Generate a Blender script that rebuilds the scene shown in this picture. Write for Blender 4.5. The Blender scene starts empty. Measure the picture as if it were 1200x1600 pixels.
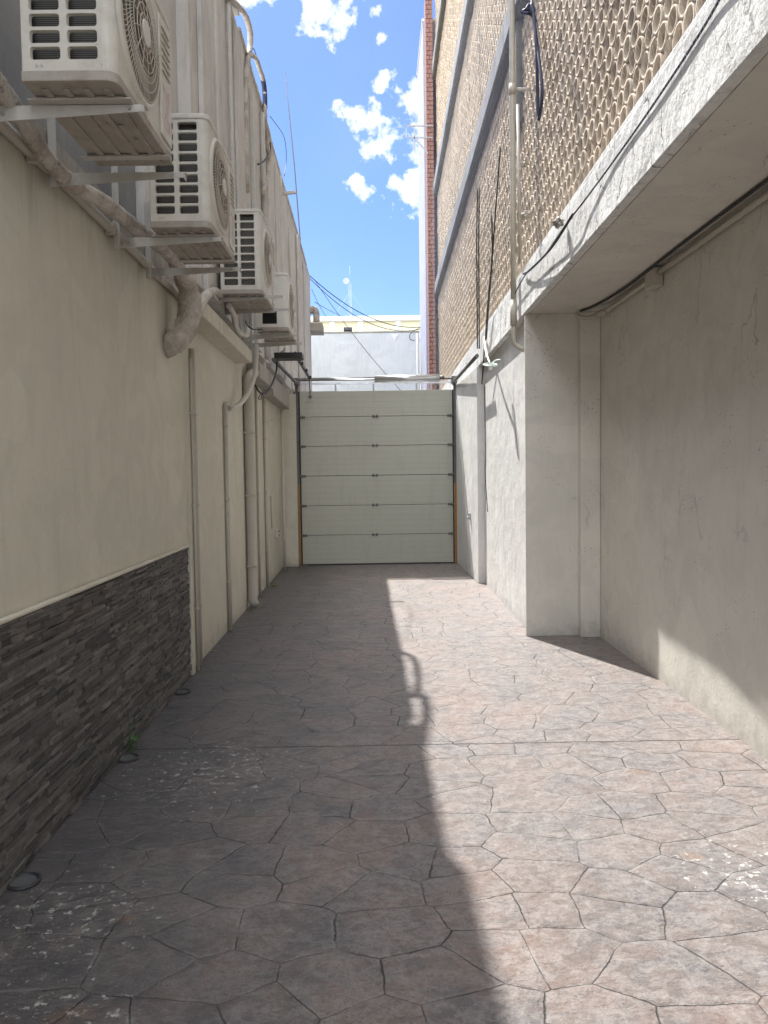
import bpy, bmesh, math, random
from mathutils import Vector, Matrix
random.seed(7)
S = bpy.context.scene
C = S.collection
# ------------------------------------------------------------------ camera
F, H = 1202.0, 1.6
def cam_axes(vx=590, vy=740, rd=.8):
    r = math.radians(rd); u = (vx-600)/F; v = (800-vy)/F
    u2 = u*math.cos(r)+v*math.sin(r); v2 = -u*math.sin(r)+v*math.cos(r)
    a = math.atan(-u2); b = math.atan(v2*math.cos(a))
    W = Vector((math.sin(a)*math.cos(b), math.cos(a)*math.cos(b), -math.sin(b)))
    r0 = Vector((math.cos(a), -math.sin(a), 0)); u0 = r0.cross(W)
    return math.cos(r)*r0-math.sin(r)*u0, math.sin(r)*r0+math.cos(r)*u0, W
RR, UU, WW = cam_axes()
cd = bpy.data.cameras.new("camera"); cam = bpy.data.objects.new("camera", cd); C.objects.link(cam)
m = Matrix((RR, UU, -WW)).transposed().to_4x4(); m.translation = Vector((0, 0, H)); cam.matrix_world = m
cd.sensor_fit = 'VERTICAL'; cd.sensor_height = 36; cd.sensor_width = 27; cd.lens = F/1600*36
cd.clip_start = .05; cd.clip_end = 2000
S.camera = cam
S.render.resolution_x = 768; S.render.resolution_y = 1024
def ray(x, y): return RR*((x-600)/F)+UU*((800-y)/F)+WW
O = Vector((0, 0, H))
def G(x, y, z=0.): d = ray(x, y); return O+d*((z-H)/d.z)
def AX(x, y, X): d = ray(x, y); return O+d*(X/d.x)
def AY(x, y, Y): d = ray(x, y); return O+d*(Y/d.y)
# wall lines of the two sides of the alley (they open very slightly with distance)
def XL(y): return -1.45-.0155*y
def XR(y): return 1.35+.009*y
def ALn(x, y, u=0.):                       # point on the left wall line, u metres out of it
    d = ray(x, y); k = (-1.45+u)/(d.x+.0155*d.y); return O+d*k
def ARn(x, y, u=0.):                       # point on the right wall line, u metres into the building
    d = ray(x, y); k = (1.35+u)/(d.x-.009*d.y); return O+d*k
# ------------------------------------------------------------------ sun, sky
SUNV = Vector((.255, -.60, -1.)).normalized()
sl = bpy.data.lights.new("sun", 'SUN'); sl.energy = 3.5; sl.angle = math.radians(.55); sl.color = (1, .965, .91)
so = bpy.data.objects.new("sun", sl); C.objects.link(so)
so.rotation_euler = SUNV.to_track_quat('-Z', 'Y').to_euler(); so.location = (-5, 10, 20)
S.view_settings.view_transform = 'Standard'; S.view_settings.look = 'None'
S.view_settings.exposure = 1.44; S.view_settings.gamma = 1
S.render.engine = 'CYCLES'
w = bpy.data.worlds.new("World"); S.world = w; w.use_nodes = True
nt = w.node_tree; nt.nodes.clear()
def N(nt, t, **k):
    n = nt.nodes.new(t)
    for a, b in k.items():
        if a == 'i':
            for q, v in b.items(): n.inputs[q].default_value = v
        else: setattr(n, a, b)
    return n
def math_(nt, op, a, b=None, c=None, clamp=False):
    n = nt.nodes.new('ShaderNodeMath'); n.operation = op; n.use_clamp = clamp
    for i, v in enumerate((a, b, c)):
        if v is None: continue
        if isinstance(v, (int, float)): n.inputs[i].default_value = v
        else: nt.links.new(v, n.inputs[i])
    return n.outputs[0]
sky = N(nt, 'ShaderNodeTexSky', sky_type='NISHITA', sun_disc=False)
sky.sun_elevation = math.asin(-SUNV.z); sky.sun_rotation = math.atan2(-SUNV.x, -SUNV.y)
sky.air_density = 1.0; sky.dust_density = .6; sky.ozone_density = 1.6
tc = N(nt, 'ShaderNodeTexCoord')
nz = N(nt, 'ShaderNodeTexNoise', i={'Scale': 38., 'Detail': 6., 'Roughness': .58}); nt.links.new(tc.outputs['Generated'], nz.inputs['Vector'])
nz2 = N(nt, 'ShaderNodeTexNoise', i={'Scale': 7., 'Detail': 3.}); nt.links.new(tc.outputs['Generated'], nz2.inputs['Vector'])
acc = None
for (cx, cy, rx, ry) in [(508, 0, 52, 38), (395, -10, 42, 20), (640, 150, 40, 26), (568, 178, 30, 20), (592, 234, 44, 19), (645, 226, 36, 24),
                         (648, 302, 36, 30), (568, 292, 17, 20), (597, 133, 14, 12), (596, 58, 8, 7)]:
    d = ray(cx, cy).normalized()
    vs = N(nt, 'ShaderNodeVectorMath', operation='SUBTRACT'); nt.links.new(tc.outputs['Generated'], vs.inputs[0]); vs.inputs[1].default_value = d
    vm = N(nt, 'ShaderNodeVectorMath', operation='MULTIPLY'); nt.links.new(vs.outputs[0], vm.inputs[0])
    vm.inputs[1].default_value = (F/rx, F/rx, F/ry)
    vl = N(nt, 'ShaderNodeVectorMath', operation='LENGTH'); nt.links.new(vm.outputs[0], vl.inputs[0])
    f = math_(nt, 'SUBTRACT', 1.0, vl.outputs['Value'])
    acc = f if acc is None else math_(nt, 'MAXIMUM', acc, f)
sxyz = N(nt, 'ShaderNodeSeparateXYZ'); nt.links.new(tc.outputs['Generated'], sxyz.inputs[0])
high = math_(nt, 'MULTIPLY', math_(nt, 'SUBTRACT', sxyz.outputs['Z'], .66), 6., clamp=True)          # added out-of-view cloud overhead and behind, brightens the shaded side
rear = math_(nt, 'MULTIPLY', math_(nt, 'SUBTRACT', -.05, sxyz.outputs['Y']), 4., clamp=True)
nz3 = N(nt, 'ShaderNodeTexNoise', i={'Scale': 4.5, 'Detail': 3., 'Roughness': .5}); nt.links.new(tc.outputs['Generated'], nz3.inputs['Vector'])
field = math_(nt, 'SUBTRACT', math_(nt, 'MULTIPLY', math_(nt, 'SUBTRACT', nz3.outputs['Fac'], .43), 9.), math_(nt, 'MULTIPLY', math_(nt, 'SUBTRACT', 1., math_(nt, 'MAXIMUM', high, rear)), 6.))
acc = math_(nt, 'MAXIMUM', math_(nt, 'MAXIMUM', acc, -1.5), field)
n1 = math_(nt, 'MULTIPLY', math_(nt, 'SUBTRACT', nz.outputs['Fac'], .5), 4.6)
dens = math_(nt, 'ADD', acc, n1)
dens = math_(nt, 'MULTIPLY', math_(nt, 'ADD', dens, .02), 1.35, clamp=True)
wisp = math_(nt, 'MULTIPLY', math_(nt, 'SUBTRACT', nz2.outputs['Fac'], .45), .35, clamp=True)
dens = math_(nt, 'MAXIMUM', dens, math_(nt, 'MULTIPLY', wisp, .3))
ccol = N(nt, 'ShaderNodeMixRGB', i={'Color1': (4.6, 4.65, 4.75, 1), 'Color2': (13.5, 13.6, 13.9, 1)}); nt.links.new(math_(nt, 'MAXIMUM', high, rear), ccol.inputs['Fac'])  # added out-of-view cloud is far brighter than the visible cloud, as fill light
tint = N(nt, 'ShaderNodeMixRGB', blend_type='MULTIPLY', i={'Fac': 1., 'Color2': (.31, .385, .57, 1)}); nt.links.new(sky.outputs[0], tint.inputs['Color1'])
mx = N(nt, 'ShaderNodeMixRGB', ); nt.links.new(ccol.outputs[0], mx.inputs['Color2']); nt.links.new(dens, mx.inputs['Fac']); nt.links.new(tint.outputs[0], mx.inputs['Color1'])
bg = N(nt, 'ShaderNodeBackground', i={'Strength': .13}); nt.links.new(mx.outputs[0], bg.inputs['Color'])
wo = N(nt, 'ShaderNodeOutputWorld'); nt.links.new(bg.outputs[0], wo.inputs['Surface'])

# ------------------------------------------------------------------ materials
def mat(name, col, rough=.8, metal=0., spec=.5):
    m = bpy.data.materials.new(name); m.use_nodes = True
    b = m.node_tree.nodes['Principled BSDF']
    b.inputs['Base Color'].default_value = (*col, 1); b.inputs['Roughness'].default_value = rough
    b.inputs['Metallic'].default_value = metal
    if 'Specular IOR Level' in b.inputs: b.inputs['Specular IOR Level'].default_value = spec
    return m
def coords(nt, scale=(1, 1, 1)):
    g = N(nt, 'ShaderNodeNewGeometry')
    mp = N(nt, 'ShaderNodeMapping'); mp.inputs['Scale'].default_value = scale
    nt.links.new(g.outputs['Position'], mp.inputs['Vector']); return mp.outputs[0]
def noise(nt, vec, sc, det=4., rough=.55, dist=0.):
    n = N(nt, 'ShaderNodeTexNoise', i={'Scale': sc, 'Detail': det, 'Roughness': rough, 'Distortion': dist}); nt.links.new(vec, n.inputs['Vector']); return n.outputs['Fac']
def ramp(nt, fac, stops):
    r = N(nt, 'ShaderNodeValToRGB'); e = r.color_ramp.elements
    while len(e) < len(stops): e.new(.5)
    for q, (p, c) in zip(e, stops):
        q.position = p; q.color = (c, c, c, 1) if isinstance(c, (int, float)) else (*c, 1)
    nt.links.new(fac, r.inputs['Fac']); return r.outputs['Color']
def mixc(nt, fac, a, b, bt='MIX'):
    n = N(nt, 'ShaderNodeMixRGB', blend_type=bt)
    for k, v in (('Fac', fac), ('Color1', a), ('Color2', b)):
        if isinstance(v, tuple): n.inputs[k].default_value = (*v[:3], 1)
        elif isinstance(v, (int, float)): n.inputs[k].default_value = v
        else: nt.links.new(v, n.inputs[k])
    return n.outputs[0]
def bump(nt, h, strength, dist, prev=None):
    b = N(nt, 'ShaderNodeBump', i={'Strength': strength, 'Distance': dist}); nt.links.new(h, b.inputs['Height'])
    if prev is not None: nt.links.new(prev, b.inputs['Normal'])
    return b.outputs['Normal']
def P_(m): return m.node_tree, m.node_tree.nodes['Principled BSDF']
def plaster(name, c1, c2, dirt, streak=.3, bumpd=.004, rough=.85, base_grime=True, pit=0., crack=0., drip=0.):
    m = mat(name, c1, rough); nt, b = P_(m); L = nt.links
    v = coords(nt); vs = coords(nt, (5, 5, .5))
    col = mixc(nt, ramp(nt, noise(nt, v, 1.1, 6, .6), [(.3, 0.), (.7, 1.)]), c1, c2)
    st = ramp(nt, noise(nt, vs, 3.5, 7, .68), [(.50, 0.), (.72, 1.)])
    col = mixc(nt, math_(nt, 'MULTIPLY', st, streak), col, dirt)
    bl = ramp(nt, noise(nt, v, 2.4, 5, .65, 1.2), [(.44, 0.), (.58, 1.)])
    col = mixc(nt, math_(nt, 'MULTIPLY', bl, .28), col, tuple(x*.80 for x in c2))
    rp_ = ramp(nt, noise(nt, v, 1.3, 2, .4, .3), [(.60, 0.), (.612, 1.)])
    col = mixc(nt, math_(nt, 'MULTIPLY', rp_, .22), col, tuple(min(x*1.18, .85) for x in c1))
    if drip:
        gd = N(nt, 'ShaderNodeNewGeometry'); sd = N(nt, 'ShaderNodeSeparateXYZ'); L.new(gd.outputs['Position'], sd.inputs[0])
        dm = math_(nt, 'MULTIPLY', math_(nt, 'SUBTRACT', sd.outputs['Z'], 2.35), 1.5, clamp=True)
        dm = math_(nt, 'MULTIPLY', math_(nt, 'POWER', dm, 1.6), ramp(nt, noise(nt, coords(nt, (5, 5, .4)), 2.0, 8, .75), [(.52, 0.), (.74, 1.)]))
        col = mixc(nt, math_(nt, 'MULTIPLY', dm, drip), col, tuple(x*.7 for x in dirt))
    sp = ramp(nt, noise(nt, v, 38, 4, .7), [(.66, 0.), (.74, 1.)])
    col = mixc(nt, math_(nt, 'MULTIPLY', sp, .35), col, dirt)
    h = noise(nt, v, 45, 6, .7)
    nrm = bump(nt, h, .6, bumpd)
    nrm = bump(nt, noise(nt, v, 4, 4, .5), .5, bumpd*5, nrm)
    if base_grime:
        g = N(nt, 'ShaderNodeNewGeometry'); s = N(nt, 'ShaderNodeSeparateXYZ'); L.new(g.outputs['Position'], s.inputs[0])
        zz = math_(nt, 'SUBTRACT', .16, s.outputs['Z']); zz = math_(nt, 'MULTIPLY', zz, 4.)
        gm = math_(nt, 'MULTIPLY', math_(nt, 'ADD', zz, math_(nt, 'MULTIPLY', math_(nt, 'SUBTRACT', noise(nt, v, 9, 5, .7), .5), 2.6)), 1.0, clamp=True)
        col = mixc(nt, math_(nt, 'MULTIPLY', gm, .5), col, tuple(x*.8 for x in dirt))
    if pit:
        vo = N(nt, 'ShaderNodeTexVoronoi', i={'Scale': 34.}); L.new(v, vo.inputs['Vector'])
        p1 = ramp(nt, vo.outputs['Distance'], [(.10, 1.), (.2, 0.)])
        pm = math_(nt, 'MULTIPLY', p1, ramp(nt, noise(nt, v, 3.3, 3), [(.5, 0.), (.62, 1.)]))
        col = mixc(nt, math_(nt, 'MULTIPLY', pm, pit), col, tuple(x*.35 for x in dirt))
    if crack:
        vw = N(nt, 'ShaderNodeVectorMath', operation='ADD'); L.new(coords(nt, (4.5, 4.5, 2.2)), vw.inputs[0])
        nv = N(nt, 'ShaderNodeTexNoise', i={'Scale': 9., 'Detail': 4.}); L.new(v, nv.inputs['Vector'])
        sc = N(nt, 'ShaderNodeVectorMath', operation='SCALE'); L.new(nv.outputs['Color'], sc.inputs[0]); sc.inputs['Scale'].default_value = .55
        L.new(sc.outputs[0], vw.inputs[1])
        vo = N(nt, 'ShaderNodeTexVoronoi', feature='DISTANCE_TO_EDGE', i={'Scale': 1.}); L.new(vw.outputs[0], vo.inputs['Vector'])
        cm = math_(nt, 'MULTIPLY', ramp(nt, vo.outputs['Distance'], [(.0, 1.), (.028, 0.)]), ramp(nt, noise(nt, v, 2.2, 3), [(.46 if crack > .5 else .6, 0.), (.6 if crack > .5 else .66, 1.)]))
        col = mixc(nt, math_(nt, 'MULTIPLY', cm, crack), col, (.03, .03, .03))
        nrm = bump(nt, math_(nt, 'SUBTRACT', 1., cm), .7, .008, nrm)
    L.new(col, b.inputs['Base Color']); L.new(nrm, b.inputs['Normal'])
    return m
M = {}
M['beige'] = plaster('beige_wall_paint', (.62, .59, .495), (.57, .54, .45), (.27, .25, .21), .14, .003, .7, drip=.6)
M['recess'] = plaster('recess_wall_paint', (.66, .635, .57), (.61, .59, .535), (.32, .31, .28), .12, .003, .75, pit=.85, crack=.18)
M['white_rough'] = plaster('rough_white_render', (.75, .75, .73), (.65, .65, .635), (.42, .42, .415), .5, .006, .9, pit=.35)
M['fascia'] = plaster('peeling_white_render', (.84, .84, .82), (.76, .76, .74), (.25, .25, .24), .5, .02, .9, False, pit=.8, crack=.9)
M['upper'] = plaster('whitewashed_upper_wall', (.62, .605, .57), (.54, .53, .50), (.26, .245, .22), .6, .004, .85, False, pit=.3)
M['grey'] = plaster('grey_cement_wall', (.29, .30, .305), (.24, .25, .255), (.15, .15, .15), .4, .004, .9, False)
M['ledge'] = plaster('dirty_ledge_render', (.42, .40, .36), (.33, .315, .28), (.12, .11, .095), .6, .006, .9, False, pit=.5)
M['band'] = plaster('weathered_slab_concrete', (.33, .325, .305), (.21, .205, .19), (.10, .095, .085), .8, .006, .9, False, pit=.4)
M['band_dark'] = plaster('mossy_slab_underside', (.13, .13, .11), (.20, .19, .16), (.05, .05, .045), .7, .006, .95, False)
M['farwhite'] = plaster('far_white_wall', (.67, .71, .72), (.62, .66, .67), (.38, .39, .39), .3, .003, .8, False)
M['cream'] = mat('cream_yellow_paint', (.72, .68, .47), .8)
M['white'] = mat('white_trim_paint', (.78, .78, .76), .7)
M['lav'] = plaster('lavender_paint', (.44, .45, .54), (.41, .42, .51), (.45, .45, .53), .25, .002, .7, False)
def painted(name, c, rough=.45, metal=0., dirtc=(.2, .17, .13), amt=.42, sc=7):
    m = mat(name, c, rough, metal); nt, b = P_(m)
    tc = N(nt, 'ShaderNodeTexCoord'); v = tc.outputs['Object']
    a = ramp(nt, noise(nt, v, sc, 8, .7), [(.48, 0.), (.78, 1.)])
    col = mixc(nt, math_(nt, 'MULTIPLY', a, amt), c, dirtc)
    s = ramp(nt, noise(nt, v, sc*9, 3, .7), [(.68, 0.), (.73, 1.)])
    col = mixc(nt, math_(nt, 'MULTIPLY', s, amt*1.3), col, tuple(x*.5 for x in dirtc))
    nt.links.new(col, b.inputs['Base Color'])
    nt.links.new(math_(nt, 'ADD', rough, math_(nt, 'MULTIPLY', a, .25)), b.inputs['Roughness'])
    nt.links.new(bump(nt, noise(nt, v, sc*2, 3), .12, .003), b.inputs['Normal'])
    return m
M['casing'] = painted('aged_white_enamel', (.60, .585, .52), .4)
M['casing2'] = painted('clean_white_enamel', (.66, .65, .60), .4, amt=.15)
M['pan'] = painted('dusty_steel_pan', (.36, .33, .29), .6, amt=.6, sc=10)
M['bracket'] = painted('painted_steel_bracket', (.47, .46, .42), .5, amt=.35, sc=9)
M['grille_wire'] = painted('cream_grille_wire', (.55, .51, .43), .5, amt=.2)
M['fan_back'] = painted('tan_fan_recess', (.20, .17, .13), .7, amt=.5)
M['dark'] = mat('dark_plastic', (.03, .032, .036), .5)
M['black'] = mat('black_cable', (.02, .02, .022), .6)
M['navy'] = mat('navy_tape', (.03, .035, .075), .6)
M['steel'] = painted('galvanised_steel', (.42, .43, .44), .38, .8, (.18, .17, .16), .4)
M['darksteel'] = painted('dark_track_steel', (.16, .16, .16), .45, .5, (.08, .06, .05), .4)
M['alu'] = painted('bare_aluminium', (.68, .69, .71), .3, .85, (.4, .4, .4), .3)
M['amber'] = painted('amber_guard_paint', (.42, .20, .035), .5, amt=.3)
M['pvc'] = painted('cream_pvc', (.46, .43, .36), .5, amt=.3, sc=5)
M['wallpipe'] = painted('painted_over_pipe', (.45, .42, .36), .55, amt=.25, sc=5)
M['pvcshade'] = painted('old_white_pvc', (.58, .56, .51), .5, amt=.3, sc=5)
M['leaf'] = mat('leaf_green', (.045, .10, .03), .5)
M['yellowleaf'] = mat('dry_yellow_leaf', (.45, .33, .08), .6)
M['brick'] = painted('red_brick', (.34, .19, .165), .85, amt=.5, sc=6)
M['lens'] = mat('frosted_lens', (.12, .13, .13), .25)
M['mast'] = mat('hazed_mast', (.36, .42, .50), .6)  # distance haze put into the mast's bluish colour
M['greenglass'] = mat('pale_green_glass', (.62, .70, .66), .2)
M['paper'] = mat('white_scrap', (.75, .75, .72), .8)
M['tan_back'] = mat('tan_backing', (.22, .165, .12), .9)
# insulation wrap: creased
m = mat('wrapped_insulation', (.52, .49, .44), .7); nt, b = P_(m); v = coords(nt)
vo = N(nt, 'ShaderNodeTexVoronoi', feature='DISTANCE_TO_EDGE', i={'Scale': 26.}); nt.links.new(v, vo.inputs['Vector'])
col = mixc(nt, ramp(nt, noise(nt, v, 6, 8, .7), [(.42, 0.), (.62, 1.)]), (.56, .53, .48), (.36, .31, .26))
col = mixc(nt, ramp(nt, noise(nt, v, 30, 4, .7), [(.62, 0.), (.7, .7)]), col, (.15, .12, .10))
nt.links.new(col, b.inputs['Base Color'])
nr = bump(nt, ramp(nt, vo.outputs['Distance'], [(0., 0.), (.2, 1.)]), .5, .008); nr = bump(nt, noise(nt, v, 14, 5, .6, 1.), .9, .02, nr)
nt.links.new(nr, b.inputs['Normal']); M['wrap'] = m
# coil fins
m = mat('coil_fins', (.09, .09, .085), .5, .5); nt, b = P_(m)
tc = N(nt, 'ShaderNodeTexCoord'); wv = N(nt, 'ShaderNodeTexWave', bands_direction='Z', i={'Scale': 42., 'Distortion': .4}); nt.links.new(tc.outputs['Object'], wv.inputs['Vector'])
nt.links.new(mixc(nt, wv.outputs['Fac'], (.05, .05, .048), (.17, .165, .15)), b.inputs['Base Color']); M['fins'] = m
# gate panels: fine horizontal ribs
m = mat('gate_enamel', (.5, .5, .43), .45); nt, b = P_(m); v = coords(nt)
wv = N(nt, 'ShaderNodeTexWave', bands_direction='Z', wave_profile='TRI', i={'Scale': 3.2, 'Distortion': 0.}); nt.links.new(v, wv.inputs['Vector'])
fine = N(nt, 'ShaderNodeTexWave', bands_direction='Z', i={'Scale': 14.}); nt.links.new(v, fine.inputs['Vector'])
line = ramp(nt, wv.outputs['Fac'], [(0., 0.), (.12, 1.)])
col = mixc(nt, math_(nt, 'MULTIPLY', math_(nt, 'SUBTRACT', 1., line), .3), (.43, .435, .37), (.26, .26, .22))
col = mixc(nt, math_(nt, 'MULTIPLY', ramp(nt, noise(nt, coords(nt, (6, 1, 1)), 1.6, 6, .7), [(.5, 0.), (.8, 1.)]), .3), col, (.28, .27, .22))
nt.links.new(col, b.inputs['Base Color'])
nr = bump(nt, line, .5, .004); nr = bump(nt, fine.outputs['Fac'], .25, .0015, nr); nr = bump(nt, noise(nt, v, 2.5, 2), .25, .02, nr); nt.links.new(nr, b.inputs['Normal'])
M['gate'] = m
# stacked stone, tone per stone
m = mat('dark_ledgestone', (.1, .1, .1), .8); nt, b = P_(m); g = N(nt, 'ShaderNodeNewGeometry'); v = coords(nt, (1, 1, 2.5))
col = ramp(nt, g.outputs['Random Per Island'], [(0., (.07, .068, .067)), (.3, (.13, .125, .12)), (.65, (.18, .172, .162)), (1., (.24, .225, .21))])
col = mixc(nt, ramp(nt, noise(nt, v, 22, 7, .7), [(.35, 0.), (.7, .55)]), col, (.05, .048, .05))
col = mixc(nt, ramp(nt, noise(nt, v, 1.6, 4, .6), [(.5, 0.), (.75, .5)]), col, (.14, .115, .095))
col = mixc(nt, ramp(nt, noise(nt, v, 60, 3, .7), [(.70, 0.), (.76, .6)]), col, (.34, .33, .31))
nt.links.new(col, b.inputs['Base Color'])
nr = bump(nt, noise(nt, v, 30, 8, .75), .8, .012); nt.links.new(nr, b.inputs['Normal']); M['stone'] = m
# clay tubes
m = mat('cream_clay_tube', (.46, .40, .31), .85); nt, b = P_(m); v = coords(nt); g = N(nt, 'ShaderNodeNewGeometry')
col = ramp(nt, g.outputs['Random Per Island'], [(0., (.50, .40, .29)), (.5, (.60, .49, .365)), (1., (.66, .56, .43))])
col = mixc(nt, ramp(nt, noise(nt, coords(nt, (1, 1.3, .22)), 1.3, 7, .65), [(.54, 0.), (.70, .65)]), col, (.24, .22, .20))
col = mixc(nt, ramp(nt, noise(nt, v, 12, 5, .7), [(.55, 0.), (.72, .5)]), col, (.62, .57, .48))
nt.links.new(col, b.inputs['Base Color']); nt.links.new(bump(nt, noise(nt, v, 40, 4), .5, .006), b.inputs['Normal']); M['clay'] = m
# wire netting (thin real net hung in front of the screen)
m = bpy.data.materials.new('wire_netting'); m.use_nodes = True; nt = m.node_tree; b = nt.nodes['Principled BSDF']; out = nt.nodes['Material Output']
b.inputs['Base Color'].default_value = (.62, .63, .64, 1); b.inputs['Roughness'].default_value = .4; b.inputs['Metallic'].default_value = .4
g = N(nt, 'ShaderNodeNewGeometry'); s = N(nt, 'ShaderNodeSeparateXYZ'); nt.links.new(g.outputs['Position'], s.inputs[0])
p = math_(nt, 'ADD', s.outputs['Y'], math_(nt, 'MULTIPLY', s.outputs['Z'], .62)); q = math_(nt, 'SUBTRACT', s.outputs['Y'], math_(nt, 'MULTIPLY', s.outputs['Z'], .62))
def saw(x): return math_(nt, 'LESS_THAN', math_(nt, 'FRACT', math_(nt, 'DIVIDE', x, .038)), .04)
nn = N(nt, 'ShaderNodeTexNoise', i={'Scale': 6.}); nt.links.new(g.outputs['Position'], nn.inputs['Vector']); wob = math_(nt, 'MULTIPLY', nn.outputs['Fac'], .09)
al = math_(nt, 'MAXIMUM', saw(math_(nt, 'ADD', p, wob)), saw(math_(nt, 'SUBTRACT', q, wob)))
tr = N(nt, 'ShaderNodeBsdfTransparent'); ms = N(nt, 'ShaderNodeMixShader')
nt.links.new(al, ms.inputs[0]); nt.links.new(tr.outputs[0], ms.inputs[1]); nt.links.new(b.outputs[0], ms.inputs[2]); nt.links.new(ms.outputs[0], out.inputs['Surface'])
M['net'] = m
# stamped concrete
def paving():
    m = mat('stamped_concrete', (.2, .2, .2), .55); nt, b = P_(m); L = nt.links
    v = coords(nt)
    g = N(nt, 'ShaderNodeNewGeometry'); s = N(nt, 'ShaderNodeSeparateXYZ'); L.new(g.outputs['Position'], s.inputs[0]); X, Y = s.outputs['X'], s.outputs['Y']
    # small hand-made wander of the joints
    nv = N(nt, 'ShaderNodeTexNoise', i={'Scale': 5., 'Detail': 5., 'Roughness': .6}); L.new(v, nv.inputs['Vector'])
    sb = N(nt, 'ShaderNodeVectorMath', operation='SUBTRACT'); L.new(nv.outputs['Color'], sb.inputs[0]); sb.inputs[1].default_value = (.5, .5, .5)
    sc = N(nt, 'ShaderNodeVectorMath', operation='SCALE'); L.new(sb.outputs[0], sc.inputs[0]); sc.inputs['Scale'].default_value = .17
    # break the pattern at the straight control joint
    side = math_(nt, 'GREATER_THAN', Y, 4.46)
    cb = N(nt, 'ShaderNodeCombineXYZ'); L.new(math_(nt, 'MULTIPLY', side, 13.37), cb.inputs['X'])
    mp = N(nt, 'ShaderNodeMapping'); mp.inputs['Scale'].default_value = (3.25, 4.1, 0); mp.inputs['Location'].default_value = (.3, .45, 0); L.new(g.outputs['Position'], mp.inputs['Vector'])
    ad = N(nt, 'ShaderNodeVectorMath', operation='ADD'); L.new(mp.outputs[0], ad.inputs[0]); L.new(sc.outputs[0], ad.inputs[1])
    ad2 = N(nt, 'ShaderNodeVectorMath', operation='ADD'); L.new(ad.outputs[0], ad2.inputs[0]); L.new(cb.outputs[0], ad2.inputs[1])
    ve = N(nt, 'ShaderNodeTexVoronoi', feature='DISTANCE_TO_EDGE', voronoi_dimensions='2D', i={'Scale': 1., 'Randomness': .8}); L.new(ad2.outputs[0], ve.inputs['Vector'])
    vc = N(nt, 'ShaderNodeTexVoronoi', voronoi_dimensions='2D', i={'Scale': 1., 'Randomness': .8}); L.new(ad2.outputs[0], vc.inputs['Vector'])
    tone = N(nt, 'ShaderNodeSeparateColor'); L.new(vc.outputs['Color'], tone.inputs[0])
    wvar = ramp(nt, noise(nt, v, 2.6, 4, .6), [(.3, .007), (.7, .024)])
    gro = math_(nt, 'SUBTRACT', 1., math_(nt, 'DIVIDE', ve.outputs['Distance'], wvar), clamp=True)
    jt = math_(nt, 'ABSOLUTE', math_(nt, 'SUBTRACT', math_(nt, 'ADD', Y, math_(nt, 'MULTIPLY', nv.outputs['Fac'], .02)), 4.47))
    jt = math_(nt, 'SUBTRACT', 1., math_(nt, 'DIVIDE', jt, .010), clamp=True)
    gro = math_(nt, 'MULTIPLY', gro, ramp(nt, noise(nt, v, 1.9, 5, .6), [(.36, .45), (.52, 1.)]))
    gro = math_(nt, 'MAXIMUM', gro, jt)
    shoulder = math_(nt, 'SUBTRACT', 1., math_(nt, 'DIVIDE', ve.outputs['Distance'], .06), clamp=True)
    # colour
    t1 = noise(nt, v, .55, 4, .55); t2 = noise(nt, v, 2.6, 8, .72, .15); t3 = noise(nt, coords(nt, (1, 1.35, 1)), 12, 9, .78, .1)
    col = mixc(nt, ramp(nt, tone.outputs[0], [(0., 0.), (1., .7)]), (.172, .143, .130), (.228, .188, .168))
    col = mixc(nt, ramp(nt, t1, [(.45, 0.), (.68, .8)]), col, (.265, .180, .148))
    col = mixc(nt, ramp(nt, t2, [(.44, 0.), (.60, .75)]), col, (.128, .126, .132))
    col = mixc(nt, ramp(nt, t3, [(.47, 0.), (.64, .75)]), col, (.305, .27, .25))
    col = mixc(nt, ramp(nt, noise(nt, v, 55, 5, .75), [(.54, 0.), (.70, .6)]), col, (.10, .092, .09))
    v4 = noise(nt, coords(nt, (1, 1.2, 1)), 4.2, 9, .8, .25)
    col = mixc(nt, ramp(nt, math_(nt, 'ABSOLUTE', math_(nt, 'SUBTRACT', v4, .5)), [(0., .55), (.035, 0.)]), col, (.34, .32, .31))
    col = mixc(nt, ramp(nt, noise(nt, v, 30, 6, .8), [(.52, 0.), (.64, .55)]), col, (.09, .083, .082))
    # darker, cooler strip along the left building
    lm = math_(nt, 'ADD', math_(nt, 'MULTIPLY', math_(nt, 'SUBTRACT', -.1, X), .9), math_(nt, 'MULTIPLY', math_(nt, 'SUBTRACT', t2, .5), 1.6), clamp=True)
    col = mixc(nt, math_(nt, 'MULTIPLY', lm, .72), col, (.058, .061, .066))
    col = mixc(nt, math_(nt, 'MULTIPLY', gro, .93), col, mixc(nt, ramp(nt, noise(nt, v, 3.7, 4, .6), [(.54, 0.), (.64, 1.)]), (.022, .02, .02), (.30, .275, .255)))
    # pale scuffed sealer beside some joints
    rim = math_(nt, 'MULTIPLY', math_(nt, 'SUBTRACT', shoulder, gro, clamp=True), ramp(nt, noise(nt, v, 7, 5, .7), [(.5, 0.), (.7, .6)]))
    col = mixc(nt, rim, col, (.42, .40, .38))
    # lime / paint spatter: two spilt areas and a light scatter
    def area(cx, cy, rx, ry):
        a = math_(nt, 'POWER', math_(nt, 'DIVIDE', math_(nt, 'SUBTRACT', X, cx), rx), 2.); c = math_(nt, 'POWER', math_(nt, 'DIVIDE', math_(nt, 'SUBTRACT', Y, cy), ry), 2.)
        return math_(nt, 'SUBTRACT', 1., math_(nt, 'ADD', a, c), clamp=True)
    A = math_(nt, 'MAXIMUM', area(-1.15, 2.75, .55, .6), math_(nt, 'MAXIMUM', area(1.45, 2.95, .55, .6), math_(nt, 'MAXIMUM', area(-.95, 4.1, .8, .9), area(-1.0, 2.2, .5, .35))))
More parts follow.
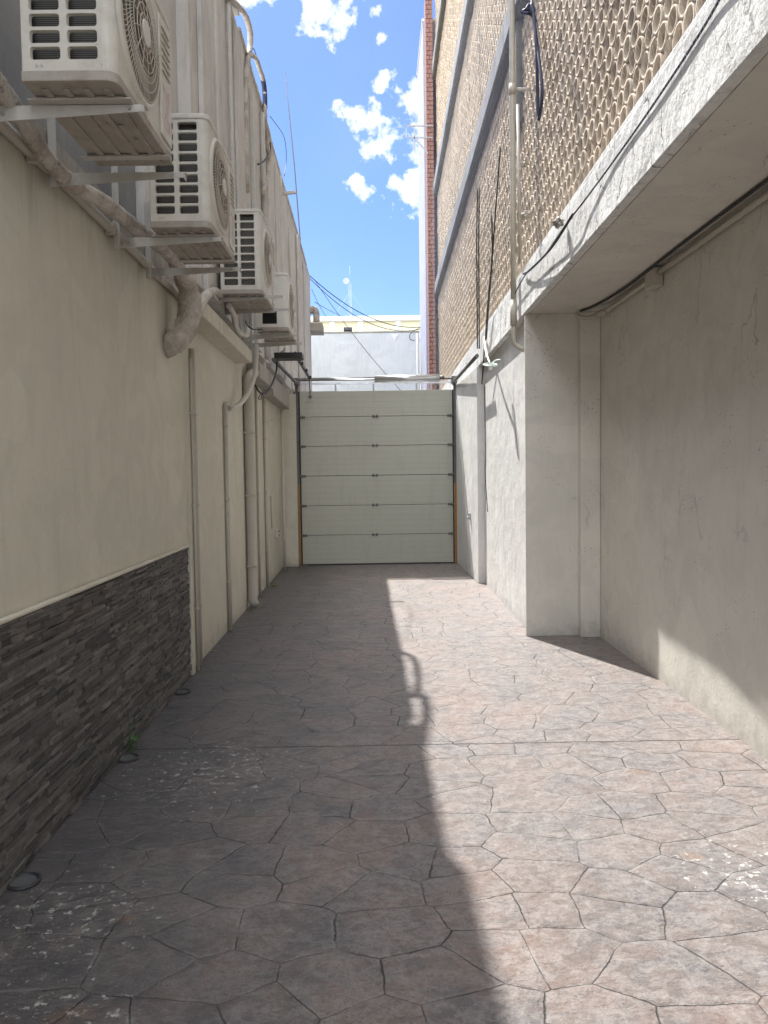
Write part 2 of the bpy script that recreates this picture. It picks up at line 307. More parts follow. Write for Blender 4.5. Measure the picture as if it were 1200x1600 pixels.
    spn = noise(nt, coords(nt, (1, 1, 1)), 24, 8, .76, .2)
    thr = math_(nt, 'SUBTRACT', .70, math_(nt, 'MULTIPLY', A, .146))
    spm = math_(nt, 'MULTIPLY', math_(nt, 'SUBTRACT', spn, thr), 22., clamp=True)
    spm = math_(nt, 'MULTIPLY', spm, .85)
    col = mixc(nt, spm, col, (.66, .66, .62))
    A2 = math_(nt, 'MULTIPLY', area(-1.1, 2.7, .55, .5), ramp(nt, noise(nt, v, 8, 8, .8, .5), [(.48, 0.), (.66, .6)]))
    col = mixc(nt, A2, col, (.27, .25, .21))
    rust = math_(nt, 'MAXIMUM', area(-.93, 2.22, .10, .06), math_(nt, 'MAXIMUM', area(1.29, 3.1, .07, .04), math_(nt, 'MAXIMUM', area(-.93, 2.72, .05, .04), area(1.36, 4.0, .06, .05))))
    rust = math_(nt, 'MULTIPLY', rust, ramp(nt, t3, [(.42, 0.), (.60, .6)]))
    col = mixc(nt, rust, col, (.23, .13, .06))
    L.new(col, b.inputs['Base Color'])
    rg = math_(nt, 'ADD', .20, math_(nt, 'MULTIPLY', t3, .45)); rg = math_(nt, 'ADD', rg, math_(nt, 'MULTIPLY', gro, .3), clamp=True)
    L.new(rg, b.inputs['Roughness'])
    nr = bump(nt, noise(nt, v, 50, 8, .75), .5, .004)
    nr = bump(nt, noise(nt, coords(nt, (1, 1.3, 1)), 9, 8, .68, .0), .9, .045, nr)
    nr = bump(nt, ve.outputs['Distance'], .35, .05, nr) if False else nr
    hh = math_(nt, 'SUBTRACT', 1., math_(nt, 'MAXIMUM', gro, math_(nt, 'MULTIPLY', shoulder, .35)))
    nr = bump(nt, hh, .8, .012, nr)
    L.new(nr, b.inputs['Normal'])
    return m
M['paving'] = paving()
m = mat('earth', (.20, .19, .17), .95); nt, b = P_(m); nt.links.new(mixc(nt, noise(nt, coords(nt), .8, 6), (.16, .15, .13), (.26, .245, .22)), b.inputs['Base Color']); M['earth'] = m

# ------------------------------------------------------------------ mesh helpers
def wl(v): return (XL(v[1])+v[0], v[1], v[2])      # u out of the left wall
def wr(v): return (XR(v[1])+v[0], v[1], v[2])      # u into the right building
class MB:
    def __init__(s): s.v = []; s.f = []; s.sm = []
    def add(s, vs, fs, sm=False, warp=None):
        k = len(s.v); s.v += [tuple(warp(p)) if warp else tuple(p) for p in vs]; s.f += [tuple(i+k for i in f) for f in fs]; s.sm += [sm]*len(fs); return s
    def box(s, x0, x1, y0, y1, z0, z1, warp=None, ny=1):
        ys = [y0+(y1-y0)*i/ny for i in range(ny+1)]
        vs = []
        for y in ys: vs += [(x0, y, z0), (x1, y, z0), (x1, y, z1), (x0, y, z1)]
        fs = [(0, 1, 2, 3)]
        for i in range(ny):
            a = 4*i
            for q in range(4): fs.append((a+q, a+4+q, a+4+(q+1) % 4, a+(q+1) % 4))
        a = 4*ny; fs.append((a+3, a+2, a+1, a))
        return s.add(vs, fs, False, warp)
    def bar(s, p, q, w, h, up=(0, 0, 1), w2=None, h2=None):
        p, q = Vector(p), Vector(q); d = (q-p).normalized(); r = d.cross(Vector(up))
        if r.length < 1e-4: r = d.cross(Vector((1, 0, 0)))
        r.normalize(); u = r.cross(d)
        vs = []
        for c, ww, hh in ((p, w, h), (q, w2 or w, h2 or h)):
            for a, e in ((-1, -1), (1, -1), (1, 1), (-1, 1)): vs.append(c+r*(a*ww/2)+u*(e*hh/2))
        return s.add(vs, [(0, 1, 2, 3), (7, 6, 5, 4), (0, 4, 5, 1), (1, 5, 6, 2), (2, 6, 7, 3), (3, 7, 4, 0)])
    def tube(s, pts, r, seg=10, smooth=0, jit=0., caps=True):
        pts = [Vector(p) for p in pts]
        if smooth and len(pts) > 2:
            P = [pts[0]*2-pts[1]]+pts+[pts[-1]*2-pts[-2]]; o = []
            for i in range(1, len(P)-2):
                for k in range(smooth):
                    t = k/smooth; a, b_, c, d = P[i-1:i+3]
                    o.append(.5*((2*b_)+(c-a)*t+(2*a-5*b_+4*c-d)*t*t+(3*b_-a-3*c+d)*t**3))
            o.append(pts[-1]); pts = o
        n = len(pts); rs = r if isinstance(r, (list, tuple)) else [r]*n
        if len(rs) != n: rs = [rs[min(len(rs)-1, int(i*len(rs)/n))] for i in range(n)]
        t0 = (pts[1]-pts[0]).normalized(); u = t0.orthogonal().normalized(); vs = []
        for i, p in enumerate(pts):
            t = (pts[min(i+1, n-1)]-pts[max(i-1, 0)]).normalized()
            u = (u-t*u.dot(t)).normalized(); w_ = t.cross(u)
            for k in range(seg):
                a = 2*math.pi*k/seg; rr = rs[i]*(1+random.uniform(-jit, jit)); vs.append(p+u*math.cos(a)*rr+w_*math.sin(a)*rr)
        fs = [(i*seg+k, i*seg+(k+1) % seg, (i+1)*seg+(k+1) % seg, (i+1)*seg+k) for i in range(n-1) for k in range(seg)]
        k0 = len(s.f); s.add(vs, fs, True)
        if caps:
            k = len(s.v)-len(vs); s.f += [tuple(k+seg-1-i for i in range(seg)), tuple(k+(n-1)*seg+i for i in range(seg))]; s.sm += [False, False]
        return s
    def prism(s, poly, ax, a, b_):
        """extrude a 2-D polygon along axis ax from a to b_"""
        n = len(poly); vs = []
        for t in (a, b_):
            for p in poly:
                q = list(p); q.insert(ax, t); vs.append(q)
        fs = [tuple(range(n)), tuple(range(2*n-1, n-1, -1))]+[(i, n+i, n+(i+1) % n, (i+1) % n) for i in range(n)]
        return s.add(vs, fs)
    def disc(s, c, ax, r, t, seg=32, r2=None):
        vs = []; c = Vector(c)
        for k_, (off, rr) in enumerate(((0, r), (t, r2 if r2 is not None else r))):
            for k in range(seg):
                a = 2*math.pi*k/seg; q = [math.cos(a)*rr, math.sin(a)*rr]; q.insert(ax, off); vs.append(c+Vector(q))
        return s.add(vs, [tuple(range(seg)), tuple(range(2*seg-1, seg-1, -1))]+[(i, seg+i, seg+(i+1) % seg, (i+1) % seg) for i in range(seg)])
    def build(s, name, mt, parent=None, bevel=0., origin=None, seg=2, fixn=True):
        if parent is not None: o0 = world_org[parent.name]
        elif origin is not None: o0 = Vector(origin)
        else:
            xs = [v[0] for v in s.v]; ys = [v[1] for v in s.v]; zs = [v[2] for v in s.v]
            o0 = Vector(((min(xs)+max(xs))/2, (min(ys)+max(ys))/2, min(zs)))
        me = bpy.data.meshes.new(name); me.from_pydata([(v[0]-o0.x, v[1]-o0.y, v[2]-o0.z) for v in s.v], [], s.f)
        me.polygons.foreach_set('use_smooth', s.sm); me.materials.append(M[mt])
        if fixn:
            bm = bmesh.new(); bm.from_mesh(me); bmesh.ops.recalc_face_normals(bm, faces=bm.faces); bm.to_mesh(me); bm.free()
        me.update()
        o = bpy.data.objects.new(name, me); C.objects.link(o)
        if parent is not None: o.parent = parent
        else: o.location = o0
        world_org[o.name] = o0
        if bevel:
            bv = o.modifiers.new('bevel', 'BEVEL'); bv.width = bevel; bv.segments = seg; bv.limit_method = 'ANGLE'; bv.angle_limit = math.radians(40)
        return o
world_org = {}
def tag(o, label=None, cat=None, group=None, kind=None):
    for k, v in (('label', label), ('category', cat), ('group', group), ('kind', kind)):
        if v: o[k] = v
    return o
def thing(name, loc, label, cat, group=None):
    o = bpy.data.objects.new(name, None); C.objects.link(o); o.location = loc; o.empty_display_size = .1
    world_org[o.name] = Vector(loc); return tag(o, label, cat, group)
def copy_tree(o, parent=None):
    c = o.copy(); C.objects.link(c)
    if parent is not None: c.parent = parent
    for ch in list(o.children): copy_tree(ch, c)
    return c

# ------------------------------------------------------------------ ground
tag(MB().add([(-300, -300, -.012), (300, -300, -.012), (300, 500, -.012), (-300, 500, -.012)], [(0, 1, 2, 3)]).build('ground', 'earth', origin=(0, 0, 0)), kind='structure')
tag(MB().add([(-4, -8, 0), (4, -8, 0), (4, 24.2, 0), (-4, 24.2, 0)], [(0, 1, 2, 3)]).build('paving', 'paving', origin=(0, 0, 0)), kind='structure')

# ------------------------------------------------------------------ left building
lb = thing('building', (-6, 8, 0), 'beige building on the left, whitewashed above, dark stone cladding at its foot', 'building')
Y0 = -6.
MB().box(-8, 0, Y0, 13.9, 0, 3.0, wl).build('lower_wall', 'beige', lb)
MB().box(-8, -.03, 13.9, 20, 0, 3.0, wl).box(-8, .03, Y0, 20, 3.0, 3.17, wl, 2).build('ledge_strip', 'ledge', lb)
MB().box(-8, -.07, Y0, 5.3, 3.17, 7.0, wl).build('upper_wall', 'grey', lb)
u = MB().box(-8, 0, 5.3, 6.3, 3.17, 6.98, wl).box(-8, .10, 6.301, 7.2, 3.17, 6.98, wl).box(-8, .10, 7.201, 8.3, 3.17, 6.72, wl).box(-8, .10, 8.301, 20, 3.17, 6.58, wl)
u.build('upper_wall', 'upper', lb)
rb = MB()
for (a, b_, d, z0, z1) in ((6.6, 7.15, .045, 3.17, 6.9), (8.45, 9.0, .03, 3.17, 6.47), (9.6, 10.0, .05, 3.17, 6.3), (11.0, 11.25, .05, 3.17, 6.2),
                           (12.2, 13.0, .03, 3.17, 6.44), (14.3, 14.8, .04, 3.17, 6.1), (16.0, 16.4, .05, 3.17, 6.46), (17.6, 18.2, .03, 3.17, 6.2)):
    rb.box(.1005, d+.1, a, b_, z0+.002, z1, wl)
rb.build('pilaster', 'upper', lb, .008)
cp = MB()
y = 5.3
random.seed(3)
while y < 20:
    L_ = random.uniform(1.2, 2.6); cp.box(-.3, .1+random.uniform(.005, .03), y+.01, min(20, y+L_), (6.98 if y < 6.5 else 6.721 if y < 7.6 else 6.581)+.001, (6.98 if y < 6.5 else 6.721 if y < 7.6 else 6.581)+random.uniform(.03, .08), wl); y += L_
cp.box(-.4, .0, Y0, 5.28, 7.001, 7.06, wl)
cp.build('coping', 'upper', lb, .012)
# lintel boxes under the ledge
MB().box(.0005, .19, 6.15, 8.75, 2.86, 2.998, wl).build('lintel', 'beige', lb, .008)
MB().box(.0005, .17, 9.55, 10.9, 2.80, 2.998, wl).build('lintel', 'ledge', lb, .008)
MB().box(.0005, .17, 10.95, 13.2, 2.72, 2.998, wl).build('lintel', 'ledge', lb, .008)
MB().box(.0005, .26, 13.32, 13.75, 0.002, 2.99, wl).build('gate_pillar', 'beige', lb, .006)
# rendered plinth return where the stone ends
MB().box(.0006, .045, 6.12, 6.20, 0.002, 1.05, wl).box(.0006, .036, Y0, 6.12, 1.035, 1.052, wl, 60).build('stone_edging', 'beige', lb, .006)
# stacked stone cladding
random.seed(11)
st = MB(); z = .004
while z < 1.03:
    h = random.choice((.014, .018, .021, .024, .028)); h = min(h, 1.034-z); y = -1.5+random.uniform(0, .1)
    if h < .008: break
    while y < 6.115:
        l_ = random.choice((.05, .09, .13, .17, .22, .30)); l_ = min(l_*random.uniform(.85, 1.15), 6.118-y)
        if l_ > .01:
            d = random.uniform(.018, .035); t = random.uniform(-.004, .004)
            x0 = .0008
            vs = [(x0, y, z), (d, y, z), (d+t, y, z+h-.0015), (x0, y, z+h-.0015), (x0, y+l_-.002, z), (d+random.uniform(-.003, .003), y+l_-.002, z), (d+t, y+l_-.002, z+h-.0015), (x0, y+l_-.002, z+h-.0015)]
            st.add(vs, [(0, 1, 2, 3), (7, 6, 5, 4), (0, 4, 5, 1), (1, 5, 6, 2), (2, 6, 7, 3), (3, 7, 4, 0)], False, wl)
        y += l_
    z += h
st.build('stone_cladding', 'stone', lb)
# canopy slab and vent elbow near the building's far end
MB().box(-.2, .42, 19.6, 20.3, 5.22, 5.42, wl).build('canopy', 'ledge', lb, .01)
p = [AY(484, 488, 19.8), AY(490, 483, 19.8), AY(494, 489, 19.8), AY(494.5, 503, 19.8)]
MB().tube(p, .085, 12, 5, .04).build('vent_pipe', 'wrap', lb)

# ------------------------------------------------------------------ right building
rbd = thing('building', (6, 10, 0), 'tall building on the right with cream clay tube screens above a white rendered alley front', 'building')
YE = 20.5
MB().box(.075, 5, 7.43, 11.0, 0, 3.1, wr).build('front_wall', 'white_rough', rbd)
# column next to the gate
vs = [(1.43, 11.0), (1.375, 13.45), (1.36, 13.9), (3, 13.9), (3, 11.0)]
MB().prism(vs, 2, 0.001, 3.1).box(1.38, 3, 13.905, YE, 0, 3.1).build('column', 'white_rough', rbd, .006)
MB().box(0, .06, -5, YE, 3.1, 3.5, wr, 4).build('fascia', 'fascia', rbd, .01)
MB().box(.02, .12, -5, YE, 3.5015, 3.56, wr, 3).build('fascia_cap', 'fascia', rbd, .012)
MB().box(.0605, 6, -5, YE, 3.1, 3.5, wr).build('soffit', 'recess', rbd)
MB().box(2.12, 6, -5, 7.42, 0, 3.098).build('recess_wall', 'recess', rbd)
MB().box(1.425, 2.118, 7.405, 7.428, 0.001, 3.098).build('end_wall', 'recess', rbd)
MB().box(1.93, 2.118, 7.30, 7.403, 0.001, 3.098).build('pilaster', 'recess', rbd, .006)
bands = [(3.56, 6.22), (6.52, 8.8), (9.1, 11.8), (12.1, 14.6)]
US = .125; RO = .071; TH = .014; DE = .11
def screen(z0, z1, y0, seg):
    vs = []; fs = []; dz = RO*2*.868; j = 0; z = z0+RO*.6
    cs = [(math.cos(2*math.pi*k/seg), math.sin(2*math.pi*k/seg)) for k in range(seg)]
    ri = RO-TH
    while z < z1+RO*.4:
        y = y0+(RO if j % 2 else 0)
        while y < YE-.05:
            cy, cz = y+random.uniform(-.003, .003), z+random.uniform(-.003, .003); k0 = len(vs); uf = US+random.uniform(-.006, .006)
            for (uu, rr) in ((uf+DE, RO-.001), (uf, RO-.001), (uf, ri), (uf+DE, ri)):
                for c, s_ in cs:
                    yy = cy+c*rr; vs.append((XR(yy)+uu, yy, min(max(cz+s_*rr, z0), z1)))
            for r_ in range(3):
                for k in range(seg):
                    a = k0+r_*seg; fs.append((a+k, a+(k+1) % seg, a+seg+(k+1) % seg, a+seg+k))
            y += RO*2+.002
        z += dz; j += 1
    return vs, fs
for (z0, z1), ys, sg in zip(bands, (1.8, 5.5, 9.0, 12.), (18, 14, 10, 8)):
    mb = MB(); v_, f_ = screen(z0, z1, ys, sg); mb.add(v_, f_, True)
    o = mb.build('block_screen', 'clay', rbd, fixn=False)
    MB().box(US+.115, 4, ys-3, YE, z0-.06 if z0 > 4 else 3.5015, z1+.0, wr).build('screen_backing', 'tan_back', rbd)
for z0, z1 in ((6.22, 6.52), (8.8, 9.1), (11.8, 12.1), (14.6, 15.0)):
    MB().box(0.02, 4.1, -3, YE, z0+.03, z1, wr, 3).build('floor_slab', 'band', rbd, .01)
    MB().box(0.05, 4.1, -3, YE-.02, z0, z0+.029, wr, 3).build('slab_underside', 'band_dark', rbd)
# concrete posts interrupting the screens
ps = MB()
for yy, za, zb in ((8.1, 5.2, 6.219),):
    ps.box(.06, US+.07, yy, yy+.45, za, zb, wr)
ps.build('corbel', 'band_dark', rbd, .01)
# brick pilaster at the far end
bp = MB(); random.seed(5); z = 0; j = 0
while z < 13.9:
    hh = .115
    for k in range(2):
        a = -.04+random.uniform(-.006, .006)
        sp_ = .10 if j % 2 else .05; e_ = (XR(YE)-.13, XR(YE)-.13+sp_, XR(YE)+.06); bp.box(e_[k], e_[k+1]-.008, YE+.01+a*.3, YE+.5, z, z+hh-.012)
    z += hh; j += 1
bp.build('brick_pier', 'brick', rbd, .004)
# netting hung in front of the lower screens
nv = []; nf = []; nyy = 40; nzz = 14; random.seed(8)
for i in range(nyy+1):
    for k in range(nzz+1):
        yy = 2.+(YE-2.2)*i/nyy; zz = 3.30+(9.0-3.30)*k/nzz; dd = -.035-.03*math.sin(k*1.3+i*.8)*random.random()
        nv.append((XR(yy)+dd, yy, zz))
for i in range(nyy):
    for k in range(nzz):
        a = i*(nzz+1)+k; nf.append((a, a+nzz+1, a+nzz+2, a+1))
net = MB().add(nv, nf, True).build('wire_net', 'net', fixn=False)
tag(net, 'thin wire bird netting hanging over the clay tube screens on the right', 'netting')

# ------------------------------------------------------------------ buildings beyond the gate
lv = thing('building', (3, 22.3, 0), 'tall narrow pale lavender wall rising just past the red brick pier', 'building')
MB().box(1.37, 5, YE+.55, 23.9, 0, 13.6).build('wall', 'lav', lv, .01)
MB().box(1.35, 5, YE+.56, 23.88, 13.602, 13.66).build('coping', 'white', lv, .005)
ww = thing('boundary_wall', (-1, 24, 0), 'plain white wall behind the gate with a small flood light on top', 'wall')
MB().box(-6, 1.36, 24, 24.25, 0, 5.94).build('wall', 'farwhite', ww)
MB().box(-6, 1.36, 23.985, 24.26, 5.942, 5.99).build('coping', 'ledge', ww, .006)
a = AY(611, 522, 23.98); b_ = AY(623, 522, 23.98); c = AY(616.5, 533, 23.98)
MB().add([a, b_, c, a+Vector((0, .015, 0)), b_+Vector((0, .015, 0)), c+Vector((0, .015, 0))], [(0, 1, 2), (5, 4, 3), (0, 3, 4, 1), (1, 4, 5, 2), (2, 5, 3, 0)]).build('patch', 'white', ww)
a = AY(651.5, 521, 23.9); MB().tube([(a.x, 23.92, .0), (a.x, 23.92, a.z)], .03, 8).build('downpipe', 'white', ww)
yb = thing('building', (0, 42, 0), 'cream yellow building with white pilasters far behind the white wall', 'building')
zc = AY(590, 494.5, 40).z
MB().box(-9, 9, 40, 46, 0, zc-.25).build('wall', 'cream', yb)
MB().box(-9.2, 9.2, 39.8, 46, zc-.248, zc).build('cornice', 'white', yb, .02)
for x in (519, 563, 622, 480):
    X_ = AY(x, 510, 39.9).x; MB().box(X_-.14, X_+.14, 39.92, 39.998, 0, zc-.25).build('pilaster', 'white', yb, .01)
zz = AY(590, 519, 39.8).z
MB().box(-9, 9, 39.9, 39.918, zz-.35, zz+.02).build('string_course', 'white', yb)
# flood light
fl = thing('flood_light', AY(545, 520, 24.1), 'small black flood light on top of the white wall', 'flood light')
a = AY(537, 520, 24.0); b_ = AY(550, 515, 24.0)
MB().box(a.x, b_.x, 24.0, 24.12, a.z+.05, b_.z+.08).build('housing', 'dark', fl, .02)
MB().box(a.x+.03, b_.x-.03, 23.985, 23.999, a.z+.09, b_.z+.04).build('lens', 'lens', fl)
MB().box(a.x+.1, b_.x-.1, 24.04, 24.08, 5.99, a.z+.05).build('bracket', 'steel', fl)
# radio mast
MY = 80.
mbp = AY(548, 520, MY); mt = AY(548, 424, MY)
rm = thing('radio_mast', (mbp.x, MY, 0), 'tall slender lattice radio mast with a dish, far beyond the cream building', 'radio mast')
ml = MB(); zt = mt.z-1.2; wd = .22
co = [(-wd, -wd), (wd, -wd), (0, wd)]
for cx, cy in co: ml.tube([(mbp.x+cx, MY+cy, 0), (mbp.x+cx*.5, MY+cy*.5, zt)], .018, 5)
z = 6.; k = 0
while z < zt-.5:
    s0 = 1-.5*z/zt; s1 = 1-.5*(z+.5)/zt
    for q in range(3):
        c0, c1 = co[q], co[(q+1) % 3]
        ml.tube([(mbp.x+c0[0]*s0, MY+c0[1]*s0, z), (mbp.x+c1[0]*s1, MY+c1[1]*s1, z+.5)], .011, 4)
    z += .5
ml.tube([(mbp.x, MY, zt), (mbp.x, MY, mt.z+.5)], .025, 5)
ml.build('lattice', 'mast', rm)
a = AY(541, 439, MY-.3); MB().disc(a, 1, .33, .16, 20, .1).build('dish', 'mast', rm)
MB().bar(a+Vector((0, .1, 0)), (mbp.x, MY, a.z), .08, .08).build('dish_arm', 'mast', rm)
gw = MB()
for px, py in ((505, 520), (590, 520), (520, 500)): gw.tube([AY(546 if px < 548 else 549, 457, MY), AY(px, py, MY)], .014, 4)
gw.build('guy_wire', 'mast', rm)
# steel frame fixed to the far pier
sf = thing('steel_frame', (1.2, 20.3, 8), 'thin empty steel sign frame sticking out beside the brick pier against the sky', 'frame')
YF = 20.35; q = MB()
for a, b_ in (((634.5, 197), (676, 196.5)), ((634.5, 215), (676, 215)), ((635, 197), (634.5, 215)), ((647, 197), (648.5, 238)), ((648, 216), (669, 240))):
    q.bar(AY(*a, YF), AY(*b_, YF), .028, .028)
q.build('frame', 'steel', sf)

# ------------------------------------------------------------------ sectional gate
GY = 13.5
gt = thing('sectional_gate', (0, GY, 0), 'closed pale grey green sectional gate of six wide panels across the end of the alley', 'gate')
zs = [.02, .53, 1.05, 1.57, 2.09, 2.6, 3.05]
gx0, gx1 = -1.34, 1.32
for i in range(6):
    pn = MB().box(gx0, gx1, GY, GY+.045, zs[i]+.003, zs[i+1]-.003).build('panel', 'gate', gt, .006)
    if i < 5:
        for xx, ww_ in ((-.02-.008*(5-i), .06), (gx0+.04, .05), (gx1-.04, .05)):
            h = MB().box(xx-ww_, xx+ww_, GY-.012, GY-.001, zs[i+1]-.022, zs[i+1]+.022) if abs(xx) > 1 else MB().box(xx-.05, xx-.015, GY-.014, GY-.001, zs[i+1]-.025, zs[i+1]+.025).box(xx+.015, xx+.05, GY-.014, GY-.001, zs[i+1]-.025, zs[i+1]+.025)
            h.tube([(xx-.05, GY-.016, zs[i+1]), (xx+.05, GY-.016, zs[i+1])], .008, 6)
            if abs(xx) > 1: sgn = 1 if xx > 0 else -1; h.tube([(xx, GY-.02, zs[i+1]), (xx+sgn*.085, GY-.02, zs[i+1])], .014, 8)
            h.build('hinge', 'darksteel', pn)
MB().box(gx0, gx1, GY-.004, GY+.05, .002, .02).build('bottom_seal', 'dark', gt)
MB().box(gx0+.01, gx1-.01, GY+.046, GY+.055, .0, 3.045).build('light_block_sheet', 'dark', gt)  # dark sheet added behind the panels so no light shows through the gaps
MB().box(-1.45, gx0+.01, GY+.056, GY+.075, 0, 3.05).build('side_gap_block', 'dark', gt)  # dark strips added to keep light out of the side gaps
MB().box(gx1-.01, 1.42, GY+.056, GY+.075, 0, 3.05).build('side_gap_block', 'dark', gt)
for sx, x in ((-1, gx0-.035), (1, gx1+.035)):
    MB().box(x-.012, x+.012, GY-.05, GY+.03, .003, 3.16).box(x+sx*.02-.006, x+sx*.02+.006, GY-.08, GY+.04, .003, 3.16).build('track', 'darksteel', gt)
    MB().box(x-.020, x-.002, GY-.075, GY-.051, .01, 1.42).build('edge_guard', 'amber', gt)
    MB().box(x+.006, x+.018, GY-.095, GY-.08, .01, 1.42).build('edge_guard', 'amber', gt)
    MB().tube([(x+sx*.03, GY-.06, 1.42), (x+sx*.03, GY-.06, 3.15)], .012, 8).build('cable_guide', 'steel', gt)
    # high-level track running back along the wall
    if sx < 0: e = Vector((-1.44, 10.9, 3.22)); pth = [(x, GY-.03, 3.13), (x, GY-.15, 3.18), (x-.01, GY-.4, 3.185), e]
    else: e = Vector((1.33, 10.2, 3.13)); pth = [(x-.01, GY-.03, 3.13), (x-.01, GY-.15, 3.165), (x-.015, GY-.4, 3.165), e]
    MB().tube(pth, .028, 6, 3).build('ceiling_track', 'darksteel', gt)
    MB().box(x-.05, x+.05, GY-.10, GY+.06, 3.15, 3.27).disc((x-.012, GY-.02, 3.21), 0, .065, .024, 20).build('drum_bracket', 'darksteel', gt, .004)
MB().tube([(gx0, GY-.03, 3.235), (gx1, GY-.03, 3.235)], .016, 10).build('torsion_shaft', 'steel', gt)
MB().tube([(gx0+.02, GY, 3.265), (-.02, GY, 3.265)], .018, 10).box(gx0, gx1+.03, GY+.01, GY+.05, 3.165, 3.195).build('head_rail', 'alu', gt)
MB().tube([(-.03, GY-.05, 3.245), (1.10, GY-.05, 3.25)], .055, 14).build('spring_cover', 'alu', gt)
MB().tube([(1.10, GY-.05, 3.25), (1.18, GY-.05, 3.25)], .035, 12).build('spring_end', 'darksteel', gt)
for px in (524, 583.5, 651, 674):
    X_ = AY(px, 600, GY).x; MB().box(X_-.015, X_+.015, GY+.012, GY+.042, 3.052, 3.164).build('post', 'steel', gt)

